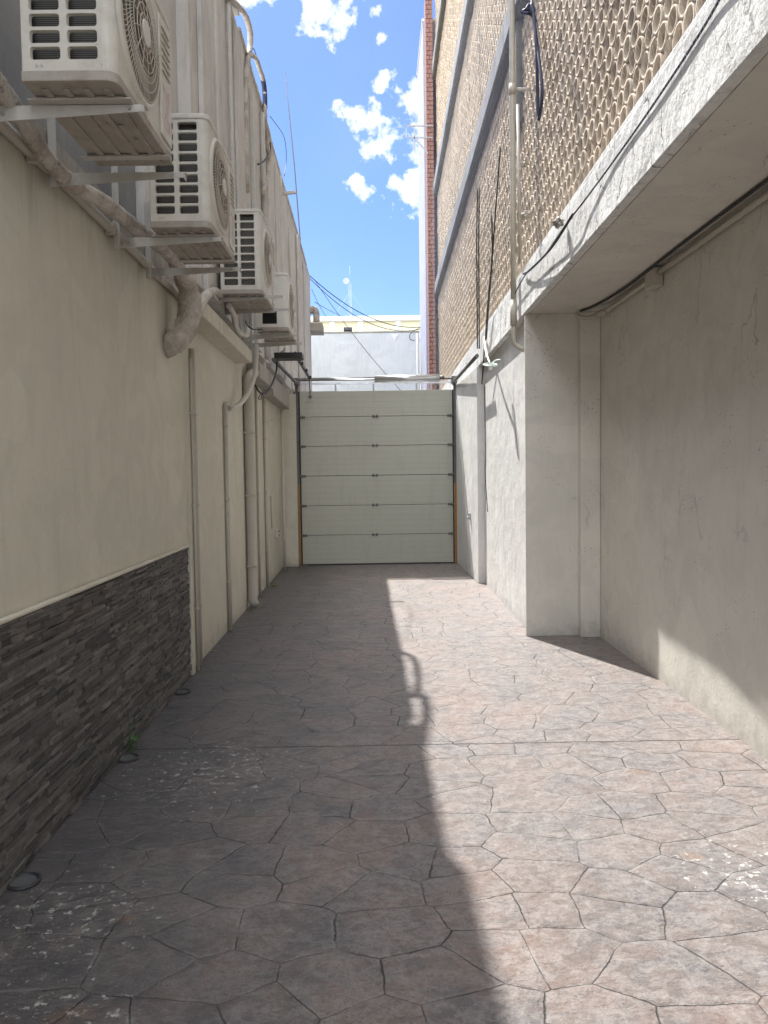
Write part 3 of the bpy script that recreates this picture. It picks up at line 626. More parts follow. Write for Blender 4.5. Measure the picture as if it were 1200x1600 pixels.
# ------------------------------------------------------------------ air conditioner condensers
def rrect(cx, cz, hw, hh, r, n=4):
    o = []
    for qx, qz, a0 in ((1, 1, 0), (-1, 1, 90), (-1, -1, 180), (1, -1, 270)):
        for k in range(n+1):
            a = math.radians(a0+90*k/n); o.append((cx+qx*(hw-r)+math.cos(a)*r, cz+qz*(hh-r)+math.sin(a)*r))
    return o
def make_unit(D=.32, Wd=.78, Ht=.62, style='holes', cm='casing'):
    """local frame: +X front (fan), -Y side that faces down the alley, z up, origin under the feet"""
    root = thing('air_conditioner', (0, 0, 0), 'x', 'air conditioner')
    x0, x1 = -D/2, D/2; y0, y1 = -Wd/2, Wd/2; zb = .015; zt = zb+Ht; rc = .045
    # shell: outline in plan with a rounded front, open toward the grille side
    pts = [(x0, y0+.001)]
    shell = MB()
    plan = [(x0, y1), (x0, y0+.03)]
    front = []
    for k in range(7):
        a = math.radians(-90+90*k/6); front.append((x1-rc+math.cos(a)*rc, y0+rc+math.sin(a)*rc))
    front2 = []
    for k in range(5):
        a = math.radians(90*k/4); front2.append((x1-.02+math.cos(a)*.02, y1-.02+math.sin(a)*.02))
    plan = [(x0, y0)]+front+front2+[(x0, y1)]
    n = len(plan)
    # front + far side + back walls
    vs = [(p[0], p[1], zb+.035) for p in plan]+[(p[0], p[1], zt-.03) for p in plan]
    fs = [(i, i+1, n+i+1, n+i) for i in range(1, n-1)]+[(n-1, 0, n, 2*n-1)]
    fc = len(front)
    shell.add(vs, fs)
    # fan opening is proud of the front: a raised ring
    fy, fz, fr = y0+.30*Wd/.78, zb+Ht*.52, min(.245, Ht*.41)
    shell.build('casing', cm, root)
    # lid and base tray with slightly larger outline
    def offs(p, e): return (p[0]+(e if p[0] > 0 else -e), p[1]+(e if p[1] > 0 else -e))
    MB().prism([offs(p, .006) for p in plan], 2, zt-.032, zt).build('lid', cm, root, .008)
    MB().prism([offs(p, .003) for p in plan], 2, zb, zb+.037).build('base_tray', 'pan', root, .004)
    rib = MB()
    for k in range(4):
        xx = x0+.06+k*(D-.11)/3; rib.box(xx-.012, xx+.012, y0+.05, y1-.05, zb-.009, zb-.0005)
    for xx, yy in ((-.09, -.22), (-.06, -.2), (-.03, -.18), (.03, -.05), (.05, -.04), (.07, -.03), (.09, .1)): rib.disc((xx, yy, zb-.004), 2, .011, -.002, 10)
    rib.build('base_rib', 'pan', root, .003)
    for yy in (y0+.12, y1-.12):
        MB().box(x0-.03, x1+.02, yy-.022, yy+.022, 0, .006).box(x0-.01, x1-.01, yy-.014, yy+.014, .0061, zb-.0006).build('foot', 'bracket', root, .003)
    # side grille
    sp = MB(); gx0_, gx1_ = x0+.002, x1-rc; gz0, gz1 = zb+.037, zt-.033
    yF = y0
    if style == 'holes':
        nr = 9
        ex0, ex1, ez0, ez1 = gx0_+.016, gx1_-.004, gz0+.032, gz1-.008
        # border strips
        for (a, b_, c, d) in ((gx0_, ex0, gz0, gz1), (ex1, gx1_, gz0, gz1), (ex0, ex1, gz0, ez0), (ex0, ex1, ez1, gz1)): sp.box(a, b_, yF, yF+.012, c, d)
        cw = (ex1-ex0)/2; ch = (ez1-ez0)/nr
        for i in range(2):
            for j in range(nr):
                cx = ex0+cw*(i+.5); cz = ez0+ch*(j+.5)
                hw, hh = cw/2-.0125, ch/2-.0062
                inner = rrect(cx, cz, hw, hh, .010, 3); nn_ = len(inner)
                outer = []
                for (px, pz) in inner:
                    dx, dz = px-cx, pz-cz; t = min((cw/2)/max(abs(dx), 1e-6), (ch/2)/max(abs(dz), 1e-6)); outer.append((cx+dx*t, cz+dz*t))
                # exact corners
                vs = [(p[0], yF, p[1]) for p in outer]+[(p[0], yF, p[1]) for p in inner]+[(cx+(p[0]-cx)*.94, yF+.016, cz+(p[1]-cz)*.94) for p in inner]
                fs = []
                for k in range(nn_):
                    k2 = (k+1) % nn_; fs += [(k, k2, nn_+k2, nn_+k), (nn_+k, nn_+k2, 2*nn_+k2, 2*nn_+k)]
                sp.add(vs, fs)
                for sx_, sz_ in ((1, 1), (-1, 1), (-1, -1), (1, -1)):      # fill the four outer corner gaps
                    cx2, cz2 = cx+sx_*cw/2, cz+sz_*ch/2
                    near = sorted(outer, key=lambda p: (p[0]-cx2)**2+(p[1]-cz2)**2)
                    ed_x = min((p for p in outer if abs(abs(p[0]-cx)-cw/2) < 1e-5 and (p[1]-cz)*sz_ > 0 and (p[0]-cx)*sx_ > 0), key=lambda p: abs(p[1]-cz2), default=None)
                    ed_z = min((p for p in outer if abs(abs(p[1]-cz)-ch/2) < 1e-5 and (p[0]-cx)*sx_ > 0 and (p[1]-cz)*sz_ > 0), key=lambda p: abs(p[0]-cx2), default=None)
                    if ed_x and ed_z: sp.add([(ed_x[0], yF, ed_x[1]), (cx2, yF, cz2), (ed_z[0], yF, ed_z[1])], [(0, 1, 2)])
        g = sp.build('side_grille', cm, root, fixn=False)
        MB().disc((ex0+.035, yF-.002, gz0+.018), 1, .006, .003, 12).disc((ex0+.052, yF-.002, gz0+.018), 1, .006, .003, 12).build('mark', 'bracket', g)
        MB().box(ex0, ex1, yF+.06, yF+.09, ez0, ez1).build('coil', 'fins', root)
        MB().box(gx0_, gx1_, y0+.10, y0+.105, gz0, gz1).build('baffle', 'dark', root)
    else:
        a, b_, c, d = gx0_+.06, gx1_-.075, gz0+.035, gz0+.19
        for (p0, p1, q0, q1) in ((gx0_, a, gz0, gz1), (b_, gx1_, gz0, gz1), (a, b_, gz0, c), (a, b_, d, gz1)): sp.box(p0, p1, yF, yF+.012, q0, q1)
        sp.build('side_panel', cm, root)
        lo = MB()
        for k in range(9): zz_ = c+.01+k*.0175; lo.bar(((a+b_)/2, yF+.006, zz_), ((a+b_)/2, yF+.018, zz_+.008), b_-a, .004, (0, 0, 1))
        lo.box(a, b_, yF+.03, yF+.035, c, d)
        lo.build('louvre', 'dark', root)
    # fan ring, grille, hub
    ring = MB(); segn = 44; prof = [(x1-.002, fr+.02), (x1+.012, fr+.012), (x1+.014, fr), (x1-.012, fr-.006)]
    vs = []
    for (px, pr) in prof:
        for k in range(segn): a = 2*math.pi*k/segn; vs.append((px, fy+math.cos(a)*pr, fz+math.sin(a)*pr))
    fs = [(i*segn+k, i*segn+(k+1) % segn, (i+1)*segn+(k+1) % segn, (i+1)*segn+k) for i in range(len(prof)-1) for k in range(segn)]
    ring.add(vs, fs, True); ring.build('fan_ring', cm, root)
    MB().disc((x1+.0012, fy, fz), 0, fr, .0015, 40).build('fan_recess', 'fan_back', root)
    bl = MB()
    for k in range(3):
        a0 = 2*math.pi*k/3+.4; vs = []
        for r_ in (.05, .12, fr-.02):
            for t in (-.35, 0, .4): a = a0+t+r_*1.2; vs.append((x1+.004+.0012*t, fy+math.cos(a)*r_, fz+math.sin(a)*r_))
        bl.add(vs, [(i*3+j, i*3+j+1, (i+1)*3+j+1, (i+1)*3+j) for i in range(2) for j in range(2)], True)
    bl.build('fan_blade', 'dark', root)
    gr = MB()
    def dome(r_): return x1+.012+.018*(1-(r_/fr)**2)
    for k in range(1, 8):
        r_ = fr*k/7.2; gr.tube([(dome(r_), fy+math.cos(2*math.pi*i/36)*r_, fz+math.sin(2*math.pi*i/36)*r_) for i in range(37)], .0022, 4, caps=False)
    nb = 84
    for k in range(nb):
        a0 = 2*math.pi*k/nb; pth = []
        for i in range(4):
            t = i/3; r_ = fr*(.60+.39*t); a = a0+.26*math.sin(t*1.6); pth.append((dome(r_), fy+math.cos(a)*r_, fz+math.sin(a)*r_))
        gr.tube(pth, .0019, 3, caps=False)
    for k in range(12):
        a0 = 2*math.pi*k/12; gr.tube([(dome(r_), fy+math.cos(a0+r_*2)*r_, fz+math.sin(a0+r_*2)*r_) for r_ in (.04, .08, .12, fr*.62)], .0022, 3, caps=False)
    gg = gr.build('fan_grille', 'grille_wire', root)
    MB().disc((dome(0)-.004, fy, fz), 0, .048, .008, 24).build('hub', cm, gg, .003)
    # service panel with pressed louvres and faded stickers
    sv = MB(); sy0, sy1 = y1-.19, y1-.03
    sv.box(x1+.0005, x1+.009, sy0, sy1, zb+.06, zt-.06)
    for k in range(7): zz_ = zt-.10-k*.03; sv.bar((x1+.009, (sy0+sy1)/2, zz_), (x1+.017, (sy0+sy1)/2, zz_-.006), sy1-sy0-.04, .005)
    svo = sv.build('service_panel', cm, root, .003)
    MB().box(x1+.0095, x1+.0105, sy0+.03, sy1-.03, zb+.10, zb+.28).build('sticker', 'sticker', svo)
    return root
M['sticker'] = mat('faded_sticker', (.52, .42, .40), .6)
nt, b = P_(M['sticker']); tcn = N(nt, 'ShaderNodeTexCoord'); nt.links.new(ramp(nt, noise(nt, tcn.outputs['Object'], 9, 3), [(.4, (.60, .58, .55)), (.5, (.52, .36, .34)), (.62, (.58, .60, .64))]), b.inputs['Base Color'])
AG = 'air conditioners on the left wall'
ua = make_unit(.33, .75, .62)
ua.location = (-1.07, 3.175, 2.985); ua['label'] = 'nearest air conditioner, cut off by the top edge of the photo on the left wall'; ua['group'] = AG
ub = copy_tree(ua); ub.location = (-1.075, 4.73, 2.965); ub['label'] = 'second air conditioner from the front, rust spots on its side grille, all in view'
uc = make_unit(.37, .84, .745); uc.location = (-1.19, 7.38, 3.205); uc['label'] = 'third air conditioner from the front, partly hidden by the second one'; uc['group'] = AG
ud = make_unit(.34, .78, .62, 'vent', 'casing2'); ud.location = (-1.12, 8.85, 3.155); ud['label'] = 'farthest air conditioner, plain white with one small black louvred opening'; ud['group'] = AG
# brackets
def make_bracket(L_=.61):
    r = thing('wall_bracket', (0, 0, 0), 'x', 'bracket', 'steel brackets under the air conditioners')
    # arm: angle section, deeper at the wall, local origin at the wall
    a = MB(); a.add([(0, 0, 0), (L_, 0, 0), (L_, 0, -.026), (0, 0, -.062), (0, .004, 0), (L_, .004, 0), (L_, .004, -.026), (0, .004, -.062)],
                    [(0, 1, 2, 3), (7, 6, 5, 4), (0, 4, 5, 1), (1, 5, 6, 2), (2, 6, 7, 3), (3, 7, 4, 0)])
    a.box(0, L_+.01, .004, .042, -.004, 0); a.box(L_, L_+.004, 0, .042, -.03, -.0045)
    a.build('arm', 'bracket', r, .0015)
    MB().box(.0005, .005, -.004, .040, -.064, .42).box(.0055, .04, -.008, -.0045, -.064, .42).build('upright', 'bracket', r, .0015)
    b_ = MB()
    for x, z in ((.05, -.03), (.09, -.03), (L_-.05, -.014)): b_.disc((x, -.006, z), 1, .008, .006, 6)
    b_.disc((.022, .02, .30), 0, -.008, 0.0, 6) if False else None
    b_.build('bolts', 'steel', r)
    return r
names = [('nearest', 'near'), ('nearest', 'far'), ('second', 'near'), ('second', 'far'), ('third', 'near'), ('third', 'far'), ('farthest', 'near'), ('farthest', 'far')]
spots = [(2.94, 2.985), (3.58, 2.985), (4.47, 2.965), (5.12, 2.965), (7.07, 3.23), (7.62, 3.23), (8.62, 3.155), (9.15, 3.155)]
br0 = make_bracket()
for i, (yy, zz_) in enumerate(spots):
    o = br0 if i == 0 else copy_tree(br0)
    xw = XL(yy)+(.032 if yy < 6 else .103); o.location = (xw, yy, zz_-.001); o.scale = (1.0, 1, 1 if i < 4 else .95)
    o['label'] = '%s bracket arm of the two under the %s air conditioner' % ({'near': 'front', 'far': 'rear'}[names[i][1]], names[i][0])

# ------------------------------------------------------------------ pipes and conduits of the left wall
def pipe(name, pts, r, mt, label, cat, group=None, seg=10, smooth=0, jit=0., extra=None):
    mb = MB().tube(pts, r, seg, smooth, jit)
    if extra: extra(mb)
    return tag(mb.build(name, mt), label, cat, group)
def left(px, py, u=.03): return ALn(px, py, u)
CG = 'vertical conduits on the left wall'
def vert(px0, py0, px1, py1, r, label, name='conduit', clamp=True, mt='wallpipe', pre=None, post=None, u=None):
    b_ = G(px1, py1); yy = b_.y; x = XL(yy)+(u if u is not None else r+.004); zt = ALn(px0, py0, 0).z
    d = ray(px0, py0); k = yy/d.y; zt = (O+d*k).z
    pts = [(x, yy, .0)]
    if post: pts = [(x+post, yy, .03), (x, yy, .10)]
    pts += [(x, yy, zt*.33), (x, yy, zt*.66), (x, yy, zt)]
    if pre: pts += pre(x, yy, zt)
    root = thing(name, (x, yy, 0), label, 'pipe', CG)
    MB().tube(pts, r, 10).build('pipe', mt, root)
    if clamp:
        c = MB()
        for z in (.5, 1.35, 2.1):
            if z < zt-.1: c.box(x-r-.004, x+r+.004, yy-r-.004, yy+r+.004, z, z+.02).box(x-r-.003, x-r+.006, yy-r-.03, yy+r+.03, z+.001, z+.019)
        c.build('clamps', mt, root, .003)
    return root
vert(287, 545, 297, 1040, .022, 'beige pipe running down where the dark stone cladding ends')
vert(281, 560, 291, 1048, .012, 'thin conduit beside the pipe at the end of the stone cladding', u=.05)
def sock(): pass
vert(350, 635, 356, 985, .022, 'beige pipe topped by a short bend, nearest to the fat drain pipe', pre=lambda x, y, z: [(x+.005, y+.06, z+.03), (x+.01, y+.32, z+.02)])
vert(378, 600, 388, 950, .058, 'fat beige drain pipe with rounded elbow at the top', 'drain_pipe', pre=lambda x, y, z: [(x, y, z+.06), (x+.03, y+.1, z+.13), (x+.04, y+.35, z+.17), (x+.04, y+.6, z+.18)], post=.03)
vert(402, 600, 405, 930, .016, 'slim conduit first beyond the fat drain pipe')
vert(414, 620, 418, 917, .020, 'conduit second beyond the fat drain pipe, dark behind its foot')
vert(440, 640, 445, 890, .018, 'thin pale pipe in the corner beside the gate pillar', mt='pvcshade', u=.06)
vert(424, 640, 428, 838, .010, 'thinnest conduit ending at the small wall socket', clamp=False) if False else None
# conduit along the ledge
def cl(mb):
    for yy in (3.4, 4.4, 5.4): mb.box(XL(yy)+.008, XL(yy)+.062, yy, yy+.03, 2.965, 3.03)
pipe('ledge_conduit', [(XL(t)+.035, t, 2.995+.006*math.sin(t*2)) for t in (-1, 1, 2, 2.6, 3.2, 3.8, 4.4, 5, 5.6, 6.05)]+[(XL(6.2)+.05, 6.2, 2.95), (XL(6.25)+.05, 6.25, 2.8)], .026, 'wallpipe',
     'long conduit running along the ledge under the near air conditioners', 'conduit', extra=cl, smooth=3, jit=.04)
# insulated line set
tag(MB().tube([ALn(-60, 55, .16), ALn(20, 165, .14), ALn(62, 232, .10), ALn(110, 285, .10), ALn(165, 318, .12), ALn(215, 358, .12), ALn(262, 395, .14), ALn(280, 420, .15), ALn(292, 445, .16), ALn(297, 480, .16), ALn(288, 515, .12), ALn(272, 535, .07), ALn(258, 545, -.02)],
    [.035, .036, .036, .037, .04, .043, .045, .055, .075, .085, .085, .085, .075], 16, 8, .07).build('insulated_pipe', 'wrap'), 'thick wrapped refrigerant pipe sagging under the near air conditioners into the wall', 'pipe')
tag(MB().tube([ALn(352, 470, .16), ALn(338, 455, .17), ALn(322, 462, .17), ALn(312, 480, .17), ALn(300, 505, .15), ALn(285, 530, .10)], [.03, .033, .04, .045, .045, .04], 12, 5, .05).build('insulated_pipe', 'wrap'),
    'short wrapped pipe curving up toward the third air conditioner', 'pipe')
pipe('insulated_pipe', [ALn(334, 425, .1), ALn(330, 440, .12), ALn(322, 458, .14), ALn(316, 470, .15)], .022, 'wrap', 'slim white pipe joining the wrapped bend from above', 'pipe', smooth=4, jit=.04)
pipe('insulated_pipe', [ALn(358, 478, .22), ALn(365, 492, .2), ALn(368, 508, .2), ALn(374, 519, .2), ALn(385, 524, .2), ALn(388, 514, .2)], .026, 'pvcshade', 'white hose looping under the third air conditioner', 'pipe', smooth=4)
pipe('drain_hose', [ALn(401, 540, .22), ALn(400, 560, .22), ALn(398, 585, .2), ALn(390, 610, .16), ALn(378, 628, .1), ALn(366, 636, .05), ALn(358, 638, .02)], .027, 'pvcshade', 'white hose hanging in a long curve onto the wall below the farthest air conditioner', 'hose', smooth=4)
pipe('drain_hose', [ALn(412, 520, .04), ALn(411, 560, .04), ALn(410, 590, .04)], .045, 'pvcshade', 'short fat white pipe behind the long curved hose', 'pipe')
pipe('cable', [ALn(383, 500, .1), ALn(388, 510, .3), ALn(398, 515, .35), ALn(412, 514, .35)], .007, 'black', 'black cable looping into the louvred opening of the farthest air conditioner', 'cable', seg=6, smooth=4)
pipe('cable', [ALn(445, 545, .3), ALn(434, 562, .28), ALn(432, 580, .26), ALn(424, 602, .22), ALn(412, 615, .18), ALn(404, 611, .16), ALn(399, 602, .14)], .012, 'black', 'thick black cable drooping from the black box to the wall', 'cable', seg=6, smooth=5)
pipe('cable', [ALn(440, 548, .3), ALn(433, 560, .28), ALn(430, 585, .24), ALn(418, 610, .2), ALn(408, 616, .18), ALn(404, 622, .17), ALn(407, 624, .17), ALn(410, 616, .18)], .006, 'black', 'thin black cable ending in a small loop beside the curved white hose', 'cable', seg=6, smooth=5)
pipe('cable', [ALn(434, 560, .28), ALn(445, 562, .3), ALn(456, 561, .32), ALn(462, 555, .34)], .008, 'black', 'short black cable sagging from the cable bundle to the black arm', 'cable', seg=6, smooth=4)
pipe('cable', [ALn(446, 628, .05), ALn(443, 640, .05), ALn(436, 650, .05), ALn(425, 656, .03), ALn(416, 661, .02)], .006, 'pvcshade', 'thin white cable curving across the wall beside the gate', 'cable', seg=6, smooth=4)
# black box and gate arm
a = ALn(432, 543, .34); b_ = ALn(465, 549, .34)
bx = MB().box(XL(9.6)+.36, XL(9.6)+.70, 9.45, 9.7, 3.02, 3.09)
tag(bx.build('control_box', 'dark', bevel=.008), 'flat black box fixed under the farthest air conditioner bracket', 'control box')
ar = thing('gate_arm', (-1.1, 11.5, 3.2), 'black perforated steel arm slanting from the bracket down to the gate shaft', 'arm')
A_ = Vector((XL(9.6)+.64, 9.7, 3.08)); B_ = Vector((gx0+.19, 13.42, 3.27))
p0, p1 = AY(461, 552, 11.), AY(483, 590, 13.35)
MB().bar(p0, p1, .03, .05).build('bar', 'dark', ar, .004)
kb = MB()
for t in (.35, .65, .97): c = p0.lerp(p1, t); kb.box(c.x-.01, c.x+.045, c.y-.02, c.y+.02, c.z-.03, c.z+.02)
kb.build('lug', 'dark', ar, .004)
MB().tube([p1, (p1.x, GY-.03, 2.98)], .008, 6).disc((p1.x, GY-.03, 2.95), 1, .03, .01, 12).build('pull_rod', 'darksteel', ar)
# parapet pipes against the sky
def sk(pts, u=.1): return [ALn(x, y, u+.04) for x, y in pts]
pipe('parapet_pipe', sk([(355, -5), (370, 8), (383, 24), (390, 45), (391, 70), (387, 95), (384, 130), (383, 200), (385, 300)], .09), .035, 'wrap', 'fat whitewashed pipe humping off the top of the left wall against the sky', 'pipe', smooth=5, jit=.05)
pipe('parapet_pipe', sk([(391, 84), (400, 92), (405, 106), (410, 120), (413, 137), (414, 156), (414, 175), (415, 200), (418, 225), (420, 245), (419, 262), (416, 285), (411, 300)], .12), .03, 'wrap', 'wrapped pipe bowing outward from the left wall top with dark tape', 'pipe', smooth=5, jit=.04)
pipe('tape_wrap', sk([(411, 125), (413.3, 140), (414, 156), (414, 170)], .12), .0325, 'navy', 'dark blue tape wound on the bowed wrapped pipe', 'tape', smooth=3)
pipe('tape_wrap', sk([(419.5, 222), (420, 232), (420, 243)], .12), .033, 'black', 'black tape on the lower end of the bowed pipe', 'tape', smooth=3)
pipe('cable', sk([(420, 240), (414, 250), (408, 255), (403, 257)], .14), .012, 'black', 'short black cable tail below the tape on the left wall', 'cable', seg=6, smooth=3)
pipe('cable', sk([(392, 80), (396, 76), (399, 82), (401, 90)], .13), .006, 'black', 'tiny wire loop on top of the bowed wrapped pipe', 'cable', seg=5, smooth=4)
pipe('cable', sk([(422, 182), (432, 195), (443, 212), (447, 232), (447, 255), (444, 275)], .12), .006, 'black', 'thin wire bowing off the left wall below the bowed pipe', 'cable', seg=5, smooth=4)
pipe('cable', sk([(440, 280), (438, 295), (436, 302), (430, 304)], .06), .008, 'pvcshade', 'small pale wire hook on the left wall', 'cable', seg=5, smooth=4)
for k, (xa, w_, lab) in enumerate(((318, .03, 'nearest whitewashed vertical pipe high on the left wall'), (345, .022, 'second whitewashed vertical pipe high on the left wall'), (402, .035, 'thick whitewashed pipe under the bowed pipe'), (433, .03, 'whitewashed pipe below the small pale hook'), (462, .03, 'far whitewashed pipe near the wall end'))):
    yy = AX(xa, 200, -1.55).y; tag(MB().tube([(XL(yy)+.13, yy, 3.18), (XL(yy)+.132, yy+.01, 4.4), (XL(yy)+.135, yy-.015, 5.5), (XL(yy)+.13, yy, 6.46)], w_, 10, 4, .03).build('wall_pipe', 'upper'), lab, 'pipe', 'whitewashed pipes on the upper left wall')
a = ALn(450, 303, .2); tag(MB().bar(a+Vector((-.12, 0, 0)), a+Vector((.14, 0, .03)), .05, .05).box(a.x-.16, a.x-.12, a.y-.04, a.y+.04, a.z-.09, a.z+.05).build('security_camera', 'bracket', bevel=.006), 'small grey tubular fitting sticking out of the left wall top', 'fitting')
ft = ALn(472, 388, .1); tp = AY(445.5, 113, ft.y); mid = AY(460, 260, ft.y)
pipe('antenna_rod', [(ft.x, ft.y, 6.2), mid+Vector((.0, 0, 0)), tp], [.016, .014, .009], 'darksteel', 'thin tall rod rising above the left building against the sky', 'antenna', seg=6)
# wires beyond the gate
def cat(a, b_, sag, n=14):
    a, b_ = Vector(a), Vector(b_); return [a.lerp(b_, i/n)-Vector((0, 0, sag*4*(i/n)*(1-i/n))) for i in range(n+1)]
WG = 'overhead wires beyond the gate'
tw = AY(658, 511, 23.95); tag(MB().tube(cat(ALn(483, 430, .05), tw, .40), .012, 5).build('overhead_cable', 'black'), 'upper thick cable sagging across the sky to the white wall corner', 'cable', WG)
tag(MB().tube(cat(ALn(483, 434, .05), tw+Vector((0, 0, -.06)), .50), .010, 5).build('overhead_cable', 'black'), 'lower thick cable sagging just below its twin to the wall corner', 'cable', WG)
tag(MB().tube(cat(ALn(493, 440, .05), AY(628, 612, 23.9), .15), .008, 5).build('overhead_cable', 'black'), 'thin wire dropping diagonally across the white wall behind the gate', 'cable', WG)
tag(MB().tube(cat(ALn(487, 452, .05), AY(517, 503, 23.9), .1), .007, 5).build('overhead_cable', 'black'), 'short thin wire dropping steeply beside the vent elbow', 'cable', WG)
tag(MB().tube(cat(ALn(492, 472, .05), AY(553, 498, 39.7), .1), .010, 5).build('overhead_cable', 'black'), 'faint wire running out to the cream building', 'cable', WG)
tag(MB().tube([tw, AY(650, 515, 23.9), AY(641, 522, 23.9), AY(641, 530, 23.9), AY(648, 532, 23.9)], .012, 6, 5).build('cable', 'black'), 'black cable loop curling at the top corner of the white wall', 'cable')
tag(MB().tube([tw, AY(661, 520, 23.8), AY(662, 550, 23.8), AY(660, 590, 23.8)], .018, 6, 4).build('cable', 'black'), 'black cable hanging down the right edge of the white wall', 'cable')

# ------------------------------------------------------------------ pipes and cables of the right building
def rp(px, py, u=-.03): return ARn(px, py, u)
yp = 7.72; xp = XR(yp)-.045
pr = thing('downpipe', (xp, yp, 2.9), 'cream plastic pipe running down the clay screen and over the fascia with a side branch', 'pipe')
MB().tube([(xp, yp, 7.6), (xp, yp, 6.2), (xp, yp, 5.0), (xp, yp, 4.2), (xp, yp, 3.18)], .028, 12).build('pipe', 'pvc', pr)
zj = ARn(798, 148, -.045).z
MB().tube([(xp, yp, zj), (xp+.26, yp, zj+.0)], .018, 8).tube([(xp, yp, zj-.05), (xp, yp, zj+.05)], .036, 12).tube([(xp+.03, yp-.12, zj-.2), (xp+.03, yp-.2, 3.6)], .016, 8).build('branch', 'pvc', pr)
MB().tube([(xp, yp, 3.3), (xp, yp, 3.05)], .034, 12).tube([(xp, yp, 3.05), (xp, yp, 2.92), (xp+.02, yp-.0, 2.86), (xp+.10, yp-.02, 2.80)], .022, 10, 3).build('elbow', 'pvc', pr)
VG = 'black cables hanging down the clay screen'
for k, (px, dy, lab) in enumerate(((745, 0, 'left cable of the close pair down the clay screen'), (748, 0, 'right cable of the close pair down the clay screen'))):
    tag(MB().tube([ARn(px+1, 295, -.06), ARn(px, 380, -.055), ARn(px+.5, 470, -.05), ARn(px+1, 545, -.04)], .009, 6, 4).build('hanging_cable', 'black'), lab, 'cable', VG)
tag(MB().tube([ARn(782, 230, -.06), ARn(775, 320, -.055), ARn(768, 420, -.05), ARn(760, 530, -.04)], .008, 6, 4).build('hanging_cable', 'black'), 'slanting cable between the close pair and the cream pipe', 'cable', VG)
tag(MB().tube([ARn(768, 330, -.06), ARn(769, 400, -.055), ARn(762, 480, -.05), ARn(753, 600, -.02)], .009, 6, 4).build('hanging_cable', 'black'), 'thin cable crossing the slanting cable and passing over the fascia', 'cable', VG)
tag(MB().tube([ARn(824, -30, -.08), ARn(832, 10, -.09), ARn(838, 70, -.09), ARn(840, 150, -.08), ARn(841, 186, -.08), ARn(845, 170, -.08), ARn(847, 140, -.08), ARn(842, 90, -.08), ARn(834, 30, -.08)], .013, 7, 5).build('rope_loop', 'navy'),
    'dark blue rope hanging in a long loop right of the cream pipe', 'rope')
kn = bmesh.new(); a = ARn(832, 12, -.09)
mb = MB()
for k in range(7):
    c = a+Vector((random.uniform(-.03, .03), random.uniform(-.05, .05), random.uniform(-.07, .06))); mb.tube([c, c+Vector((random.uniform(-.05, .05), random.uniform(-.08, .08), random.uniform(-.07, .07))), c+Vector((0, random.uniform(-.08, .08), -.05))], .012, 6, 3)
tag(mb.build('rope_knot', 'navy'), 'tangled knot at the top of the dark blue rope', 'rope')
tag(MB().tube([ARn(1150, -60, -.03), ARn(1110, 25, -.01), ARn(1030, 150, -.01), ARn(960, 250, -.01), ARn(912, 315, -.03), ARn(885, 350, -.05), ARn(850, 400, -.035), ARn(822, 428, -.04), ARn(800, 470, -.03), ARn(798, 500, -.02)], .006, 6, 5).build('fascia_cable', 'black'), 'black cable running along the top of the white fascia', 'cable')
tag(MB().tube([ARn(895, 335, -.06), ARn(872, 372, -.07), ARn(855, 395, -.06), ARn(828, 422, -.04), ARn(818, 428, -.02)], .010, 6, 5).build('fascia_cable', 'black'), 'second short cable sagging off the fascia near the cream pipe', 'cable')
for (px, py, r_, lab) in ((824, 336, .045, 'grey clump caught in the netting low beside the cream pipe'), (818, 257, .03, 'small pale clump caught in the netting higher up'), (872, 348, .045, 'brown clump resting on the fascia edge cables')):
    c = ARn(px, py, -.06); bm = bmesh.new(); bmesh.ops.create_icosphere(bm, subdivisions=3, radius=r_)
    for v_ in bm.verts: v_.co *= 1+.35*math.sin(v_.co.x*130+px)*math.cos(v_.co.z*110)+random.uniform(-.12, .12); v_.co.z *= .8
    me = bpy.data.meshes.new('debris'); bm.to_mesh(me); bm.free(); me.materials.append(M['wrap'] if px != 872 else M['pan']); o = bpy.data.objects.new('debris_clump', me); C.objects.link(o); o.location = c
    tag(o, lab, 'debris')
# lamp bracket under the fascia
lp = thing('wall_lamp', ARn(765, 570, -.1), 'small pale green lamp reflector on a bent arm below the fascia', 'lamp')
a = ARn(757, 527, -.02); c = ARn(766, 570, -.13); e = ARn(783, 562, -.02)
MB().tube([a, a.lerp(c, .5)+Vector((-.02, 0, 0)), c], .013, 8, 3).build('arm', 'pvcshade', lp)
MB().tube([c+Vector((math.cos(t*math.pi/8)*.075, math.sin(t*math.pi/8)*.12, math.sin(t*math.pi/8)*.03)) for t in range(17)], .010, 8).disc(c+Vector((0, 0, -.012)), 2, .062, .012, 20).build('reflector', 'greenglass', lp)
MB().tube([c, c.lerp(e, .5)+Vector((0, 0, .02)), e], .008, 6, 3).build('stay', 'greenglass', lp)
MB().disc(c+Vector((0, 0, -.02)), 2, .028, -.035, 12, .02).build('bulb', 'paper', lp)
pipe('cable', [ARn(757, 600, .065), ARn(757.5, 640, .065), ARn(759, 700, .066), ARn(758, 740, .066), ARn(762, 800, .066)], .005, 'black', 'thin dark wire hanging down the rough white wall panel', 'cable', seg=5, smooth=4)
